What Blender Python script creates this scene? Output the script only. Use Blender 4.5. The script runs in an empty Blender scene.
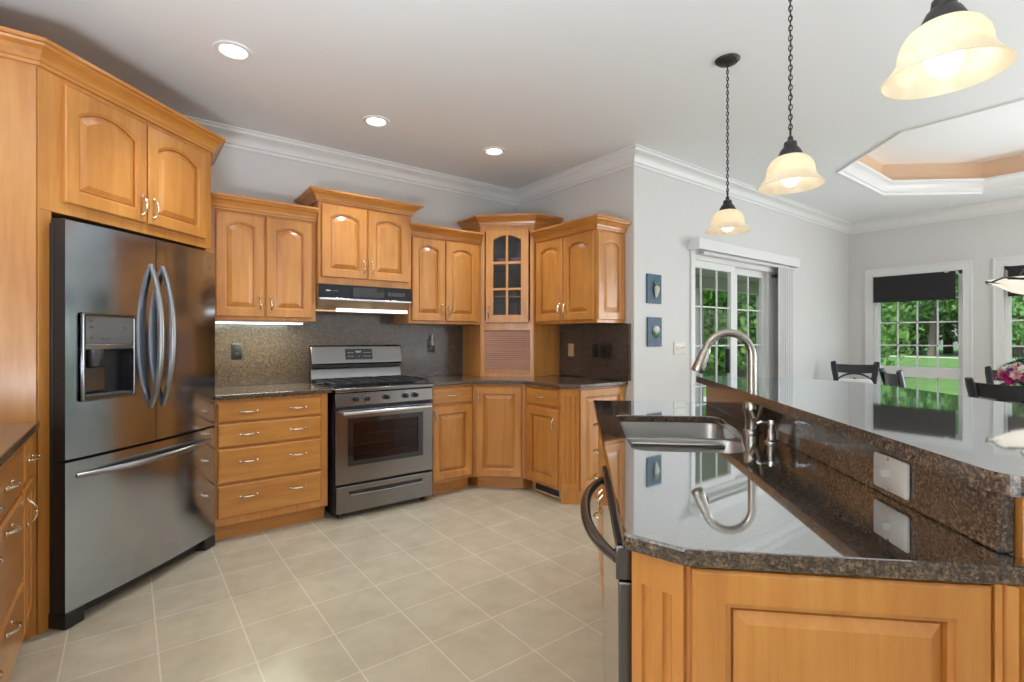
import bpy, bmesh, math, random
from mathutils import Vector, Matrix
random.seed(7)
S = bpy.context.scene
COL = S.collection
R2 = math.sqrt(.5)
PI = math.pi
rad = math.radians
H = 2.78                      # ceiling height
YB, XR, YS, XF, XL, YR = 4.17, 3.25, 2.634, 7.725, -.95, -3.6   # room planes

def P(s, t, z=0.): return Vector(((s + t) * R2, (s - t) * R2, z))

# ------------------------------------------------------------------ camera
cam = bpy.data.cameras.new('camera')
co = bpy.data.objects.new('camera', cam); COL.objects.link(co)
co.location = (0, 0, 1.262)
co.rotation_euler = (rad(90), 0, rad(52.628 - 90))
cam.sensor_width = 36; cam.lens = 503.4 / 1024 * 36
cam.shift_y = -2.72 / 1024
cam.clip_start = .02
S.camera = co
# ------------------------------------------------------------------ world, sun, exposure
W = bpy.data.worlds.new('world'); S.world = W; W.use_nodes = True
wn = W.node_tree.nodes; wl = W.node_tree.links
bg = wn['Background']
sky = wn.new('ShaderNodeTexSky'); sky.sky_type = 'NISHITA'; sky.sun_disc = False
sky.sun_elevation = rad(50); sky.sun_rotation = rad(-90); sky.air_density = 1.; sky.dust_density = 2.
wl.new(sky.outputs[0], bg.inputs[0]); bg.inputs[1].default_value = .22
def light(name, kind, loc, rot=(0, 0, 0), **k):
    l = bpy.data.lights.new(name, kind); o = bpy.data.objects.new(name, l); COL.objects.link(o)
    o.location = loc; o.rotation_euler = rot
    for a, b in k.items(): setattr(l, a, b)
    return o
light('sun', 'SUN', (0, 0, 30), (0, rad(-42), 0), energy=2.8, angle=rad(2), color=(1, .95, .85))
# daylight through the wide great room window beyond the dining table, out of frame
light('wide_window_daylight', 'AREA', (XF - .02, -2.35, 1.3), (0, rad(90), 0), energy=56, shape='RECTANGLE', size=2.0, size_y=1.9, color=(.87, .925, 1.))
light('side_window_daylight', 'AREA', (XF - .03, -.58, 1.3), (0, rad(90), 0), energy=62, shape='RECTANGLE', size=1.6, size_y=.8, color=(.87, .925, 1.))
# unseen upward fill lights added to brighten the ceiling, no fixtures
for x, y, p in ((-.54, .50, 58), (2.6, -1.9, 38), (5.2, -2.2, 16)):
    light('added_ceiling_fill', 'AREA', (x, y, .9), (rad(180), 0, 0), energy=p, shape='DISK', size=.7, color=(.85, .92, 1.))
S.view_settings.view_transform = 'Standard'; S.view_settings.look = 'None'
S.view_settings.gamma = 1; S.view_settings.use_curve_mapping = False
S.view_settings.exposure = .55
S.cycles.use_denoising = True
S.cycles.max_bounces = 8; S.cycles.diffuse_bounces = 5; S.cycles.glossy_bounces = 4; S.cycles.transmission_bounces = 6; S.cycles.transparent_max_bounces = 12
S.cycles.sample_clamp_indirect = 6; S.cycles.caustics_reflective = False; S.cycles.caustics_refractive = False

# ------------------------------------------------------------------ materials
def mat(name, col=(.8, .8, .8), rough=.5, metal=0., **k):
    m = bpy.data.materials.new(name); m.use_nodes = True
    b = m.node_tree.nodes['Principled BSDF']
    b.inputs['Base Color'].default_value = (*col, 1); b.inputs['Roughness'].default_value = rough; b.inputs['Metallic'].default_value = metal
    for a, v in k.items():
        n = a.replace('_', ' ')
        b.inputs[n].default_value = (*v, 1) if isinstance(v, tuple) else v
    return m
def nt(m): return m.node_tree.nodes, m.node_tree.links, m.node_tree.nodes['Principled BSDF']
def coords(m, scale=(1, 1, 1), loc=(0, 0, 0), rnd=False):
    n, l, b = nt(m)
    tc = n.new('ShaderNodeTexCoord'); mp = n.new('ShaderNodeMapping')
    mp.inputs['Scale'].default_value = scale; mp.inputs['Location'].default_value = loc
    src = tc.outputs['Object']
    if rnd:
        oi = n.new('ShaderNodeObjectInfo'); va = n.new('ShaderNodeVectorMath'); va.operation = 'ADD'
        mu = n.new('ShaderNodeMath'); mu.operation = 'MULTIPLY'; mu.inputs[1].default_value = 20.
        l.new(oi.outputs['Random'], mu.inputs[0]); l.new(src, va.inputs[0]); l.new(mu.outputs[0], va.inputs[1]); src = va.outputs[0]
    l.new(src, mp.inputs[0]); return mp.outputs[0]
def noise(m, vec, scale, detail=4, rough=.6, dist=0.):
    n, l, b = nt(m); t = n.new('ShaderNodeTexNoise'); t.inputs['Scale'].default_value = scale
    t.inputs['Detail'].default_value = detail; t.inputs['Roughness'].default_value = rough; t.inputs['Distortion'].default_value = dist
    l.new(vec, t.inputs['Vector']); return t.outputs[0]
def ramp(m, fac, stops):
    n, l, b = nt(m); r = n.new('ShaderNodeValToRGB'); e = r.color_ramp.elements
    while len(e) < len(stops): e.new(.5)
    for i, (p, c) in enumerate(stops): e[i].position = p; e[i].color = (*c, 1)
    l.new(fac, r.inputs[0]); return r.outputs[0]
def mix(m, a, c, fac, mode='MIX'):
    n, l, b = nt(m); x = n.new('ShaderNodeMix'); x.data_type = 'RGBA'; x.blend_type = mode
    if isinstance(fac, float): x.inputs[0].default_value = fac
    else: l.new(fac, x.inputs[0])
    for i, v in ((6, a), (7, c)):
        if isinstance(v, tuple): x.inputs[i].default_value = (*v, 1)
        else: l.new(v, x.inputs[i])
    return x.outputs[2]
def bump(m, h, strength, dist=.002):
    n, l, b = nt(m); x = n.new('ShaderNodeBump'); x.inputs['Strength'].default_value = strength; x.inputs['Distance'].default_value = dist
    l.new(h, x.inputs['Height']); l.new(x.outputs[0], b.inputs['Normal'])
def tocol(m, c): nt(m)[1].new(c, nt(m)[2].inputs['Base Color'])

def wood(name, scale, dark, mid, lightc):
    m = mat(name, rough=.36, Coat_Weight=.6, Coat_Roughness=.18)
    v = coords(m, scale, rnd=True)
    a = noise(m, v, 5., 6, .62, .8); c = noise(m, v, 26., 3, .5)
    v2 = coords(m, (1.6, 1.6, 1.2), rnd=True); d = noise(m, v2, 1.6, 3, .5, .6)
    k = mix(m, ramp(m, a, [(.32, dark), (.52, mid), (.72, lightc)]), ramp(m, c, [(.35, dark), (.6, lightc)]), .18)
    k = mix(m, k, ramp(m, d, [(.35, (.84, .78, .70)), (.65, (1.06, 1.05, 1.03))]), .7, 'MULTIPLY')
    tocol(m, k); return m
WD = ((.47, .175, .031), (.575, .238, .046), (.655, .312, .076))
wood_v = wood('maple_vertical', (2.6, 2.6, .22), *WD)
wood_x = wood('maple_horizontal', (.22, 2.6, 2.6), *WD)
wood_in = mat('maple_inside', (.34, .19, .09), .5)
paint = mat('warm_white_wall_paint', (.70, .688, .672), .6)
nz = noise(paint, coords(paint), 260., 2); bump(paint, nz, .04, .001)
ceil_m = mat('ceiling_paint', (.84, .852, .862), .7)
nz = noise(ceil_m, coords(ceil_m), 120., 3); bump(ceil_m, nz, .05, .001)
trim_m = mat('white_trim', (.80, .80, .79), .38)
tan_m = mat('tan_tray_paint', (.72, .52, .36), .6)
vinyl = mat('white_vinyl', (.83, .83, .82), .35)
def granite(name, stops, scale=150., coat_ior=1.5):
    m = mat(name, rough=.25, Coat_Weight=.75, Coat_Roughness=.09, Coat_IOR=coat_ior)
    v = coords(m)
    a = noise(m, v, scale, 5, .7, .4); c = noise(m, v, scale * .35, 4, .65)
    n, l, b = nt(m)
    vo = n.new('ShaderNodeTexVoronoi'); vo.inputs['Scale'].default_value = scale * 1.6; l.new(v, vo.inputs['Vector'])
    k = ramp(m, a, stops)
    k = mix(m, k, ramp(m, c, [(.40, (.6, .57, .55)), (.64, (1.2, 1.17, 1.12))]), .7, 'MULTIPLY')
    bw = n.new('ShaderNodeSeparateColor'); l.new(vo.outputs['Color'], bw.inputs[0])
    k = mix(m, k, (.02, .017, .015), ramp(m, bw.outputs[0], [(.70, (0, 0, 0)), (.78, (.75, .75, .75))]))
    if coat_ior > 2:    # mirror polish: a reflection that grows towards grazing angles, broken by the crystals
        lw = n.new('ShaderNodeLayerWeight'); lw.inputs[0].default_value = .5
        rf = n.new('ShaderNodeValToRGB'); e = rf.color_ramp.elements
        for q in (.45, .62, .85): e.new(q)
        for q, (p_, v_) in zip(e, ((0., .05), (.45, .30), (.62, .66), (.85, .90), (1., 1.))): q.position = p_; q.color = (v_, v_, v_, 1)
        l.new(lw.outputs['Facing'], rf.inputs[0])
        cw = n.new('ShaderNodeMapRange'); l.new(a, cw.inputs[0])
        for q, v_ in ((1, .35), (2, .65), (3, .84), (4, 1.)): cw.inputs[q].default_value = v_
        mu = n.new('ShaderNodeMath'); mu.operation = 'MULTIPLY'; l.new(rf.outputs[0], mu.inputs[0]); l.new(cw.outputs[0], mu.inputs[1])
        gl = n.new('ShaderNodeBsdfGlossy'); gl.inputs['Color'].default_value = (.91, .96, 1., 1); gl.inputs['Roughness'].default_value = .035
        mx = n.new('ShaderNodeMixShader'); l.new(mu.outputs[0], mx.inputs[0]); l.new(b.outputs[0], mx.inputs[1]); l.new(gl.outputs[0], mx.inputs[2])
        l.new(mx.outputs[0], n['Material Output'].inputs[0]); b.inputs['Coat Weight'].default_value = 0.
    tocol(m, k); return m
gran = granite('brown_granite', [(.30, (.012, .009, .007)), (.45, (.075, .048, .032)), (.56, (.15, .10, .066)), (.66, (.24, .18, .125)), (.8, (.30, .29, .28))])
gran_top = granite('polished_brown_granite', [(.30, (.012, .009, .007)), (.45, (.075, .048, .032)), (.56, (.15, .10, .066)), (.66, (.24, .18, .125)), (.8, (.30, .29, .28))], 150., 4.4)
tile = mat('cream_floor_tile', rough=.24)
n_, l_, b_ = nt(tile)
br = n_.new('ShaderNodeTexBrick'); br.offset = 0; br.squash = 1
l_.new(coords(tile, loc=(-.40 + .302 * 20, -.05 + .302 * 20, 0)), br.inputs['Vector'])
for k_, v_ in (('Scale', 1.), ('Mortar Size', .0036), ('Mortar Smooth', .1), ('Bias', 0.), ('Brick Width', .302), ('Row Height', .302)): br.inputs[k_].default_value = v_
br.inputs['Color1'].default_value = (.53, .465, .34, 1); br.inputs['Color2'].default_value = (.505, .442, .32, 1); br.inputs['Mortar'].default_value = (.64, .575, .44, 1)
vv = coords(tile); k_ = mix(tile, br.outputs[0], ramp(tile, noise(tile, vv, 6., 5, .62), [(.3, (.86, .84, .80)), (.7, (1.07, 1.06, 1.05))]), .8, 'MULTIPLY')
tocol(tile, k_); bump(tile, br.outputs['Fac'], .5, -.002)
ss = mat('black_stainless', (.44, .485, .55), .13, 1.)
ss_side = mat('dark_appliance_side', (.025, .024, .026), .4)
ss_range = mat('dark_stainless', (.25, .24, .238), .22, 1.)
ss_dw = mat('dark_dishwasher_steel', (.16, .155, .16), .25, 1.)
ss_mirror = mat('polished_dishwasher_front', (.55, .54, .53), .12, 1.)
ss_hd = mat('dark_handle_steel', (.30, .29, .285), .3, 1.)
ss_bright = mat('bright_stainless', (.66, .66, .66), .22, 1.)
for m_ in (ss, ss_range):
    h_ = noise(m_, coords(m_, (1, 1, 120)), 3., 3); bump(m_, h_, .05, .0006)
ss_sink = mat('brushed_sink_steel', (.44, .43, .405), .32, 1.)
nickel = mat('brushed_nickel', (.40, .36, .31), .27, 1.)
pull_m = mat('satin_nickel_pull', (.78, .69, .55), .2, 1.)
chrome = mat('chrome', (.8, .8, .8), .1, 1.)
blackgl = mat('black_glass', (.012, .012, .014), .05, Coat_Weight=.6)
blackgl2 = mat('black_hood_glass', (.012, .013, .016), .22, Specular_IOR_Level=.3)
black = mat('black_plastic', (.015, .015, .016), .4)
iron = mat('cast_iron', (.012, .012, .013), .55)
bronze = mat('dark_bronze', (.045, .04, .038), .45, .6)
dgrey = mat('control_grey', (.11, .11, .115), .3, .4)
white_pl = mat('ivory_plastic', (.78, .74, .66), .35)
almond = mat('almond_plastic', (.70, .52, .28), .4)
fabric = mat('black_shade_fabric', (.022, .021, .023), .9)
bump(fabric, noise(fabric, coords(fabric, (40, 40, 400)), 6., 2), .25, .002)
chair_m = mat('black_chair_wood', (.018, .019, .024), .35)
table_m = mat('dark_table_wood', (.05, .03, .02), .3)
cush_m = mat('white_cushion_cloth', (.86, .86, .85), .8)
blue_m = mat('blue_plaque', (.035, .085, .15), .5)
tocol(blue_m, ramp(blue_m, noise(blue_m, coords(blue_m), 30., 3), [(.3, (.02, .055, .10)), (.7, (.06, .13, .21))]))
def emis(name, col, st):
    m = mat(name, (.9, .9, .9), .5); b = nt(m)[2]
    b.inputs['Emission Color'].default_value = (*col, 1); b.inputs['Emission Strength'].default_value = st; return m
lens_m = emis('downlight_lens', (1, .96, .9), 6.)
bulb_m = emis('warm_bulb', (1, .9, .74), 2.3)
strip_m = emis('undercabinet_strip', (.92, .98, 1.), 5.)
hood_l = emis('hood_lamp_lens', (.95, .97, 1.), 1.2)
cove_m = emis('cove_rope_light', (1, .55, .22), 1.1)
def shade_glass(name, st, c0=(.88, .78, .60), c1=(.95, .90, .79), ec=(1, .88, .68)):
    m = mat(name, (.9, .80, .60), .3); n, l, b = nt(m)
    tr = n.new('ShaderNodeBsdfTranslucent'); tr.inputs[0].default_value = (1, .93, .80, 1)
    mx = n.new('ShaderNodeMixShader'); mx.inputs[0].default_value = .55
    o = n['Material Output']; l.new(b.outputs[0], mx.inputs[1]); l.new(tr.outputs[0], mx.inputs[2]); l.new(mx.outputs[0], o.inputs[0])
    c = ramp(m, noise(m, coords(m), 14., 4, .6, 1.), [(.3, c0), (.7, c1)])
    tocol(m, c); l.new(c, tr.inputs[0])
    b.inputs['Emission Color'].default_value = (*ec, 1); b.inputs['Emission Strength'].default_value = st
    return m
shade_m = shade_glass('alabaster_glass', .08)
def pane(name, tint=(1, 1, 1), refl=.06):
    m = bpy.data.materials.new(name); m.use_nodes = True; n = m.node_tree.nodes; l = m.node_tree.links
    n.remove(n['Principled BSDF']); o = n['Material Output']
    t = n.new('ShaderNodeBsdfTransparent'); t.inputs[0].default_value = (*tint, 1)
    g = n.new('ShaderNodeBsdfGlossy'); g.inputs['Roughness'].default_value = .02
    f = n.new('ShaderNodeFresnel'); f.inputs[0].default_value = 1.45
    ge = n.new('ShaderNodeNewGeometry'); mm = n.new('ShaderNodeMath'); mm.operation = 'SUBTRACT'; mm.inputs[0].default_value = 1.; l.new(ge.outputs['Backfacing'], mm.inputs[1])
    m2 = n.new('ShaderNodeMath'); m2.operation = 'MULTIPLY'; l.new(mm.outputs[0], m2.inputs[0]); l.new(f.outputs[0], m2.inputs[1])
    x = n.new('ShaderNodeMixShader'); l.new(m2.outputs[0], x.inputs[0]); l.new(t.outputs[0], x.inputs[1]); l.new(g.outputs[0], x.inputs[2]); l.new(x.outputs[0], o.inputs[0])
    return m
glass = pane('window_glass', (.96, .98, .97))
cab_glass = pane('cabinet_glass', (.75, .78, .8))
oven_glass = pane('oven_door_glass', (.5, .44, .43))

# ------------------------------------------------------------------ mesh helpers
class MB:
    def __init__(self, M=None): self.bm = bmesh.new(); self.M = M or Matrix()
    def v(self, *p): return self.bm.verts.new(self.M @ Vector(p))
    def f(self, vs):
        try: return self.bm.faces.new(vs)
        except ValueError: return None
    def box(self, x0, x1, y0, y1, z0, z1):
        a = [self.v(x, y, z) for z in (z0, z1) for x, y in ((x0, y0), (x1, y0), (x1, y1), (x0, y1))]
        for q in ((3, 2, 1, 0), (4, 5, 6, 7), (0, 1, 5, 4), (1, 2, 6, 5), (2, 3, 7, 6), (3, 0, 4, 7)): self.f([a[i] for i in q])
        return self
    def loops(self, rings, closed=True, cap0=True, cap1=True):
        V = [[self.v(*p) for p in r] for r in rings]
        n = len(V[0])
        for a, b in zip(V, V[1:]):
            for i in range(n if closed else n - 1): self.f([a[i], a[(i + 1) % n], b[(i + 1) % n], b[i]])
        if cap0: self.f(V[0][::-1])
        if cap1: self.f(V[-1])
        return self
    def prism(self, pts, z0, z1):
        return self.loops([[(x, y, z0) for x, y in pts], [(x, y, z1) for x, y in pts]])
    def lathe(self, prof, n=24, c=(0, 0, 0), cap0=False, cap1=False):
        return self.loops([[(c[0] + r * math.cos(2 * PI * i / n), c[1] + r * math.sin(2 * PI * i / n), c[2] + z) for i in range(n)] for r, z in prof], True, cap0, cap1)
    def tube(self, pts, r, n=10, cap=True, flat=1.):
        pts = [Vector(p) for p in pts]; rs = r if isinstance(r, (list, tuple)) else [r] * len(pts)
        T = [(pts[min(i + 1, len(pts) - 1)] - pts[max(i - 1, 0)]).normalized() for i in range(len(pts))]
        u = T[0].orthogonal().normalized()
        up = Vector((0, 0, 1))
        if abs(T[0].dot(up)) < .95: u = T[0].cross(up).normalized()
        rings = []
        for p, t, q in zip(pts, T, rs):
            u = (u - t * u.dot(t)).normalized(); w = t.cross(u)
            rings.append([tuple(p + u * (q * math.cos(2 * PI * i / n)) + w * (q * flat * math.sin(2 * PI * i / n))) for i in range(n)])
        return self.loops(rings, True, cap, cap)
    def cyl(self, a, b, r0, r1=None, n=16): return self.tube([a, b], [r0, r0 if r1 is None else r1], n)
    def ell(self, c, rx, ry=None, rz=None, n=14, m=9):
        ry = ry or rx; rz = rz or rx
        rings = []
        for j in range(1, m):
            a = -PI / 2 + PI * j / m
            rings.append([(c[0] + rx * math.cos(a) * math.cos(2 * PI * i / n), c[1] + ry * math.cos(a) * math.sin(2 * PI * i / n), c[2] + rz * math.sin(a)) for i in range(n)])
        return self.loops(rings)
    def sweep(self, prof, path, closed=False):
        n = len(path); rings = []
        for i, p in enumerate(path):
            p = Vector(p[:2]); a = Vector(path[i - 1][:2]) if (i or closed) else None; b = Vector(path[(i + 1) % n][:2]) if (i < n - 1 or closed) else None
            d0 = (p - a).normalized() if a else None; d1 = (b - p).normalized() if b else None
            d0 = d0 or d1; d1 = d1 or d0
            n0 = Vector((d0.y, -d0.x)); n1 = Vector((d1.y, -d1.x)); mt = (n0 + n1).normalized(); mt = mt / max(.2, mt.dot(n0))
            rings.append([(p.x + mt.x * o, p.y + mt.y * o, z) for o, z in prof])
        if closed: rings.append(rings[0])
        return self.loops(rings, True, not closed, not closed)
    def slab(self, outer, holes, z0, z1):
        es = []
        for lp in [outer] + holes:
            vs = [self.v(x, y, z1) for x, y in lp]
            es += [self.bm.edges.new((vs[i], vs[(i + 1) % len(vs)])) for i in range(len(vs))]
        g = bmesh.ops.triangle_fill(self.bm, use_beauty=True, use_dissolve=False, edges=es)
        fs = [x for x in g['geom'] if isinstance(x, bmesh.types.BMFace)]
        ex = bmesh.ops.extrude_face_region(self.bm, geom=fs)
        for x in ex['geom']:
            if isinstance(x, bmesh.types.BMVert): x.co.z += z0 - z1
        return self
    def quad(self, *ps): self.f([self.v(*p) for p in ps]); return self

def obj(name, mb, m, parent=None, bevel=0., smooth=True, seg=2, ang=38, pick=None):
    bmesh.ops.recalc_face_normals(mb.bm, faces=mb.bm.faces)
    if pick:
        mb.bm.normal_update()
        for q in mb.bm.faces: q.material_index = pick(q.normal)
    me = bpy.data.meshes.new(name); mb.bm.to_mesh(me); mb.bm.free()
    for q in (m if isinstance(m, list) else [m]): me.materials.append(q)
    if smooth:
        me.shade_smooth(); me.set_sharp_from_angle(angle=rad(ang))
    o = bpy.data.objects.new(name, me); COL.objects.link(o)
    if parent: o.parent = parent
    if bevel:
        b = o.modifiers.new('edge', 'BEVEL'); b.width = bevel; b.segments = seg; b.limit_method = 'ANGLE'; b.angle_limit = rad(40)
    return o
def thing(name, label, cat, loc=(0, 0, 0), rz=0., group=None):
    o = bpy.data.objects.new(name, None); COL.objects.link(o); o.empty_display_size = .1
    o.location = loc; o.rotation_euler = (0, 0, rz); return tag(o, label, cat, group)
def tag(o, label, cat, group=None):
    o['label'] = label; o['category'] = cat
    if group: o['group'] = group
    return o
def struct(name, mb, m, parent=None, **k):
    o = obj(name, mb, m, parent, **k)
    if not parent: o['kind'] = 'structure'
    return o
def rpoly(pts, r, n=5):
    out = []; N = len(pts)
    for i in range(N):
        p, a, b = Vector(pts[i]), Vector(pts[i - 1]), Vector(pts[(i + 1) % N])
        rr = r[i] if isinstance(r, (list, tuple)) else r
        if rr <= 0: out.append(tuple(p)); continue
        da, db = (a - p).normalized(), (b - p).normalized(); ang = da.angle(db); d = rr / math.tan(ang / 2)
        c = p + (da + db).normalized() * (rr / math.sin(ang / 2))
        s, e = p + da * d - c, p + db * d - c
        a0 = math.atan2(s.y, s.x); dl = (math.atan2(e.y, e.x) - a0 + PI) % (2 * PI) - PI
        for k in range(n + 1): out.append((c.x + rr * math.cos(a0 + dl * k / n), c.y + rr * math.sin(a0 + dl * k / n)))
    return out

# ------------------------------------------------------------------ SETTING
struct('floor', MB().box(XL - .1, XF + .15, YR - .15, YB + .1, -.12, 0), tile, smooth=False)
OCT = [(4.5, 1.2), (5.13, 1.85), (6.35, 1.85), (7.1, 1.2), (7.1, 0.), (6.35, -.65), (5.13, -.65), (4.5, 0.)]
ce = struct('ceiling', MB().slab([(XL - .1, YR - .15), (XF + .15, YR - .15), (XF + .15, YB + .1), (XL - .1, YB + .1)], [OCT], H, H + .05), ceil_m, smooth=False)
def ring(o, i): return [(5.8 + (x - 5.8) * (1 + o), .6 + (y - .6) * (1 + o)) for x, y in OCT]
mb = MB()
for i in range(8):
    (x0, y0), (x1, y1) = OCT[i], OCT[(i + 1) % 8]
    mb.quad((x0, y0, H), (x1, y1, H), (x1, y1, 3.1), (x0, y0, 3.1))
struct('tray_side_panel', mb, tan_m, ce, smooth=False)
struct('tray_top_panel', MB().box(4.3, 7.3, -.85, 2.05, 3.1, 3.15), ceil_m, ce, smooth=False)
TP = [(0, -.012), (.012, -.012), (.02, .012), (.032, .018), (.04, .06), (.07, .095), (.09, .105), (.092, .128), (.08, .128), (.03, .05), (0, .05)]
struct('trim_1', MB().sweep([(o, H + z) for o, z in TP], OCT, True), trim_m)
tag(obj('cove_rope_light', MB().sweep([(.012 + .008 * math.cos(a), H + .085 + .008 * math.sin(a)) for a in [k * PI / 3 for k in range(6)]], OCT, True), cove_m), 'amber rope light hidden along the crown of the octagonal tray ceiling', 'light')
# walls
struct('wall_back', MB().box(XL - .1, XR + .1, YB, YB + .1, 0, H), paint, smooth=False)
struct('wall_return', MB().box(XR, XR + .1, YS + .14, YB, 0, H), paint, smooth=False)
DX0, DX1, DZ = 4.09, 5.87, 2.03
mb = MB().box(XR, DX0, YS, YS + .14, 0, H).box(DX1, XF + .15, YS, YS + .14, 0, H).box(DX0, DX1, YS, YS + .14, DZ, H)
struct('wall_patio', mb, paint, smooth=False)
WIN = [(1.472, 2.355), (.24, 1.123), (-1.0, -.16)]
WZ0, WZ1 = .25, 2.06
mb = MB(); ys = [YR - .15, -3.34, -1.36] + [q for w in sorted(WIN) for q in w] + [YS]
mb.box(XF, XF + .15, -3.34, -1.36, 0, .3).box(XF, XF + .15, -3.34, -1.36, 2.3, H)
for i in range(0, len(ys), 2): mb.box(XF, XF + .15, ys[i], ys[i + 1], 0, H)
for a, b in WIN: mb.box(XF, XF + .15, a, b, 0, WZ0); mb.box(XF, XF + .15, a, b, WZ1, H)
struct('wall_far', mb, paint, smooth=False)
struct('wall_left', MB().box(XL - .1, XL, YR - .15, YB, 0, H), paint, smooth=False)
struct('wall_rear', MB().box(XL - .1, XF + .15, YR - .15, YR, 0, H), paint, smooth=False)
# room crown
CP = [(0, -.125), (.012, -.125), (.014, -.105), (.026, -.098), (.034, -.07), (.06, -.04), (.082, -.03), (.086, -.012), (.1, -.01), (.1, 0), (0, 0)]
struct('trim_2', MB().sweep([(o, H + z) for o, z in CP], [(-.5, YB), (XR, YB), (XR, YS), (XF, YS), (XF, YR)]), trim_m)
BP = [(0, 0), (.014, 0), (.014, .09), (.008, .12), (0, .125)]
struct('baseboard_patio', MB().sweep(BP, [(XR, YS), (DX0 - .08, YS)]), trim_m)
struct('baseboard_far', MB().sweep(BP, [(DX1 + .4, YS), (XF, YS), (XF, YR)]), trim_m)
struct('baseboard_left', MB().sweep(BP, [(XL, YR), (XL, 1.15)]), trim_m)
# dining windows
for i, (a, b) in enumerate(WIN):
    w = struct('window_%d' % (i + 1), MB().box(XF + .03, XF + .13, a, a + .045, WZ0, WZ1).box(XF + .03, XF + .13, b - .045, b, WZ0, WZ1)
               .box(XF + .03, XF + .13, a, b, WZ1 - .04, WZ1).box(XF + .03, XF + .13, a, b, WZ0, WZ0 + .04).box(XF + .02, XF + .13, a, b, .778, .905), vinyl, bevel=.004)
    g = MB(); y0, y1 = a + .045, b - .045
    for z0, z1, rows in ((.905, WZ1 - .04, (1.174, 1.46, 1.746)), (WZ0 + .04, .778, ())):
        for k in (1, 2, 3): yy = y0 + (y1 - y0) * k / 4; g.box(XF + .068, XF + .082, yy - .008, yy + .008, z0, z1)
        for z in rows: g.box(XF + .068, XF + .082, y0, y1, z - .008, z + .008)
    struct('muntin_frame', g, vinyl, w)
    struct('glass_pane', MB().box(XF + .086, XF + .09, y0, y1, WZ0 + .04, WZ1 - .04), glass, w)
    CS = [(0, 0), (.02, 0), (.02, .085), (.012, .1), (0, .1)]
    cas = MB().box(XF - .018, XF, a - .09, a, WZ0 - .1, WZ1 + .1).box(XF - .018, XF, b, b + .09, WZ0 - .1, WZ1 + .1).box(XF - .018, XF, a, b, WZ1, WZ1 + .1).box(XF - .018, XF, a, b, WZ0 - .1, WZ0)
    cas.box(XF - .026, XF - .018, a - .09, a - .07, WZ0 - .1, WZ1 + .1).box(XF - .026, XF - .018, b + .07, b + .09, WZ0 - .1, WZ1 + .1).box(XF - .026, XF - .018, a - .07, b + .07, WZ1 + .08, WZ1 + .1)
    struct('window_casing', cas, trim_m, w, bevel=.003)
w = struct('window_4', MB().box(XF + .03, XF + .13, -3.34, -3.3, .3, 2.3).box(XF + .03, XF + .13, -1.4, -1.36, .3, 2.3).box(XF + .03, XF + .13, -3.3, -1.4, .3, .34).box(XF + .03, XF + .13, -3.3, -1.4, 2.26, 2.3).box(XF + .05, XF + .1, -2.37, -2.33, .34, 2.26), vinyl)
struct('glass_pane', MB().box(XF + .072, XF + .078, -3.3, -1.4, .34, 2.26), glass, w)
# sliding patio door
d = struct('door_1', MB().box(DX0, DX0 + .035, YS + .01, YS + .13, 0, DZ).box(DX1 - .03, DX1, YS + .01, YS + .13, 0, DZ).box(DX0 + .035, DX1 - .03, YS + .01, YS + .13, DZ - .045, DZ).box(DX0 + .035, DX1 - .03, YS + .01, YS + .13, 0, .03), vinyl, bevel=.003)
def sash(x0, x1, y, cols, s):
    z0, z1 = .03, DZ - .045
    p = struct('sliding_panel', MB().box(x0, x0 + s, y, y + .04, z0, z1).box(x1 - .075, x1, y, y + .04, z0, z1).box(x0 + s, x1 - .075, y, y + .04, z1 - .065, z1).box(x0 + s, x1 - .075, y, y + .04, z0, z0 + .09), vinyl, d, bevel=.004)
    g = MB()
    for x in cols: g.box(x - .007, x + .007, y + .013, y + .027, z0 + .09, z1 - .065)
    for z in (.43, .81, 1.19, 1.56): g.box(x0 + s, x1 - .075, y + .013, y + .027, z - .006, z + .006)
    struct('muntin_frame', g, trim_m, p)
    struct('glass_pane', MB().box(x0 + s, x1 - .075, y + .018, y + .022, z0 + .09, z1 - .065), glass, p)
    return p
p = sash(4.125, 4.86, YS + .03, (4.28, 4.55), .015)
h = MB().box(4.672, 4.70, YS - .01, YS + .03, .92, 1.16); struct('pull_handle', h, black, p, bevel=.006)
p = sash(4.93, 5.60, YS + .082, (5.25,), .07)
struct('latch', MB().box(5.62, 5.70, YS + .0, YS + .03, 1.93, 1.96), black, d, bevel=.004)
struct('door_jamb', MB().box(5.60, DX1 - .03, YS + .05, YS + .12, .03, DZ - .045), trim_m, d)
struct('door_casing', MB().box(DX0 - .06, DX0, YS - .018, YS, 0, DZ + .06).box(DX1, DX1 + .06, YS - .018, YS, 0, DZ + .06).box(DX0, DX1, YS - .018, YS, DZ, DZ + .06), trim_m, d, bevel=.003)
v = thing('window_valance', 'white boxed valance across the top of the sliding patio door', 'valance', (4.0, YS, 2.055))
obj('fascia', MB().box(0, 1.98, -.115, -.098, 0, .095).box(0, 1.98, -.098, -.001, .082, .095), trim_m, v, bevel=.002)
obj('end_cap', MB().box(0, .014, -.098, -.001, 0, .082), trim_m, v); obj('end_cap', MB().box(1.966, 1.98, -.098, -.001, 0, .082), trim_m, v)
b = thing('vertical_blind', 'pale grey vertical blind stacked at the right of the patio door', 'blind', (5.56, YS - .062, .04))
obj('head_track', MB().box(-1.42, .40, -.012, .012, 1.985, 2.01), trim_m, b)
vane = mat('blind_vane_cloth', (.74, .73, .715), .7)
for k in range(9):
    a = rad(8); x = .04 + k * .043
    o = obj('vane', MB().box(-.028, .028, -.001, .001, .0, 1.985), vane, b); o.location = (x, 0, 0); o.rotation_euler = (0, 0, rad(9))

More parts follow.
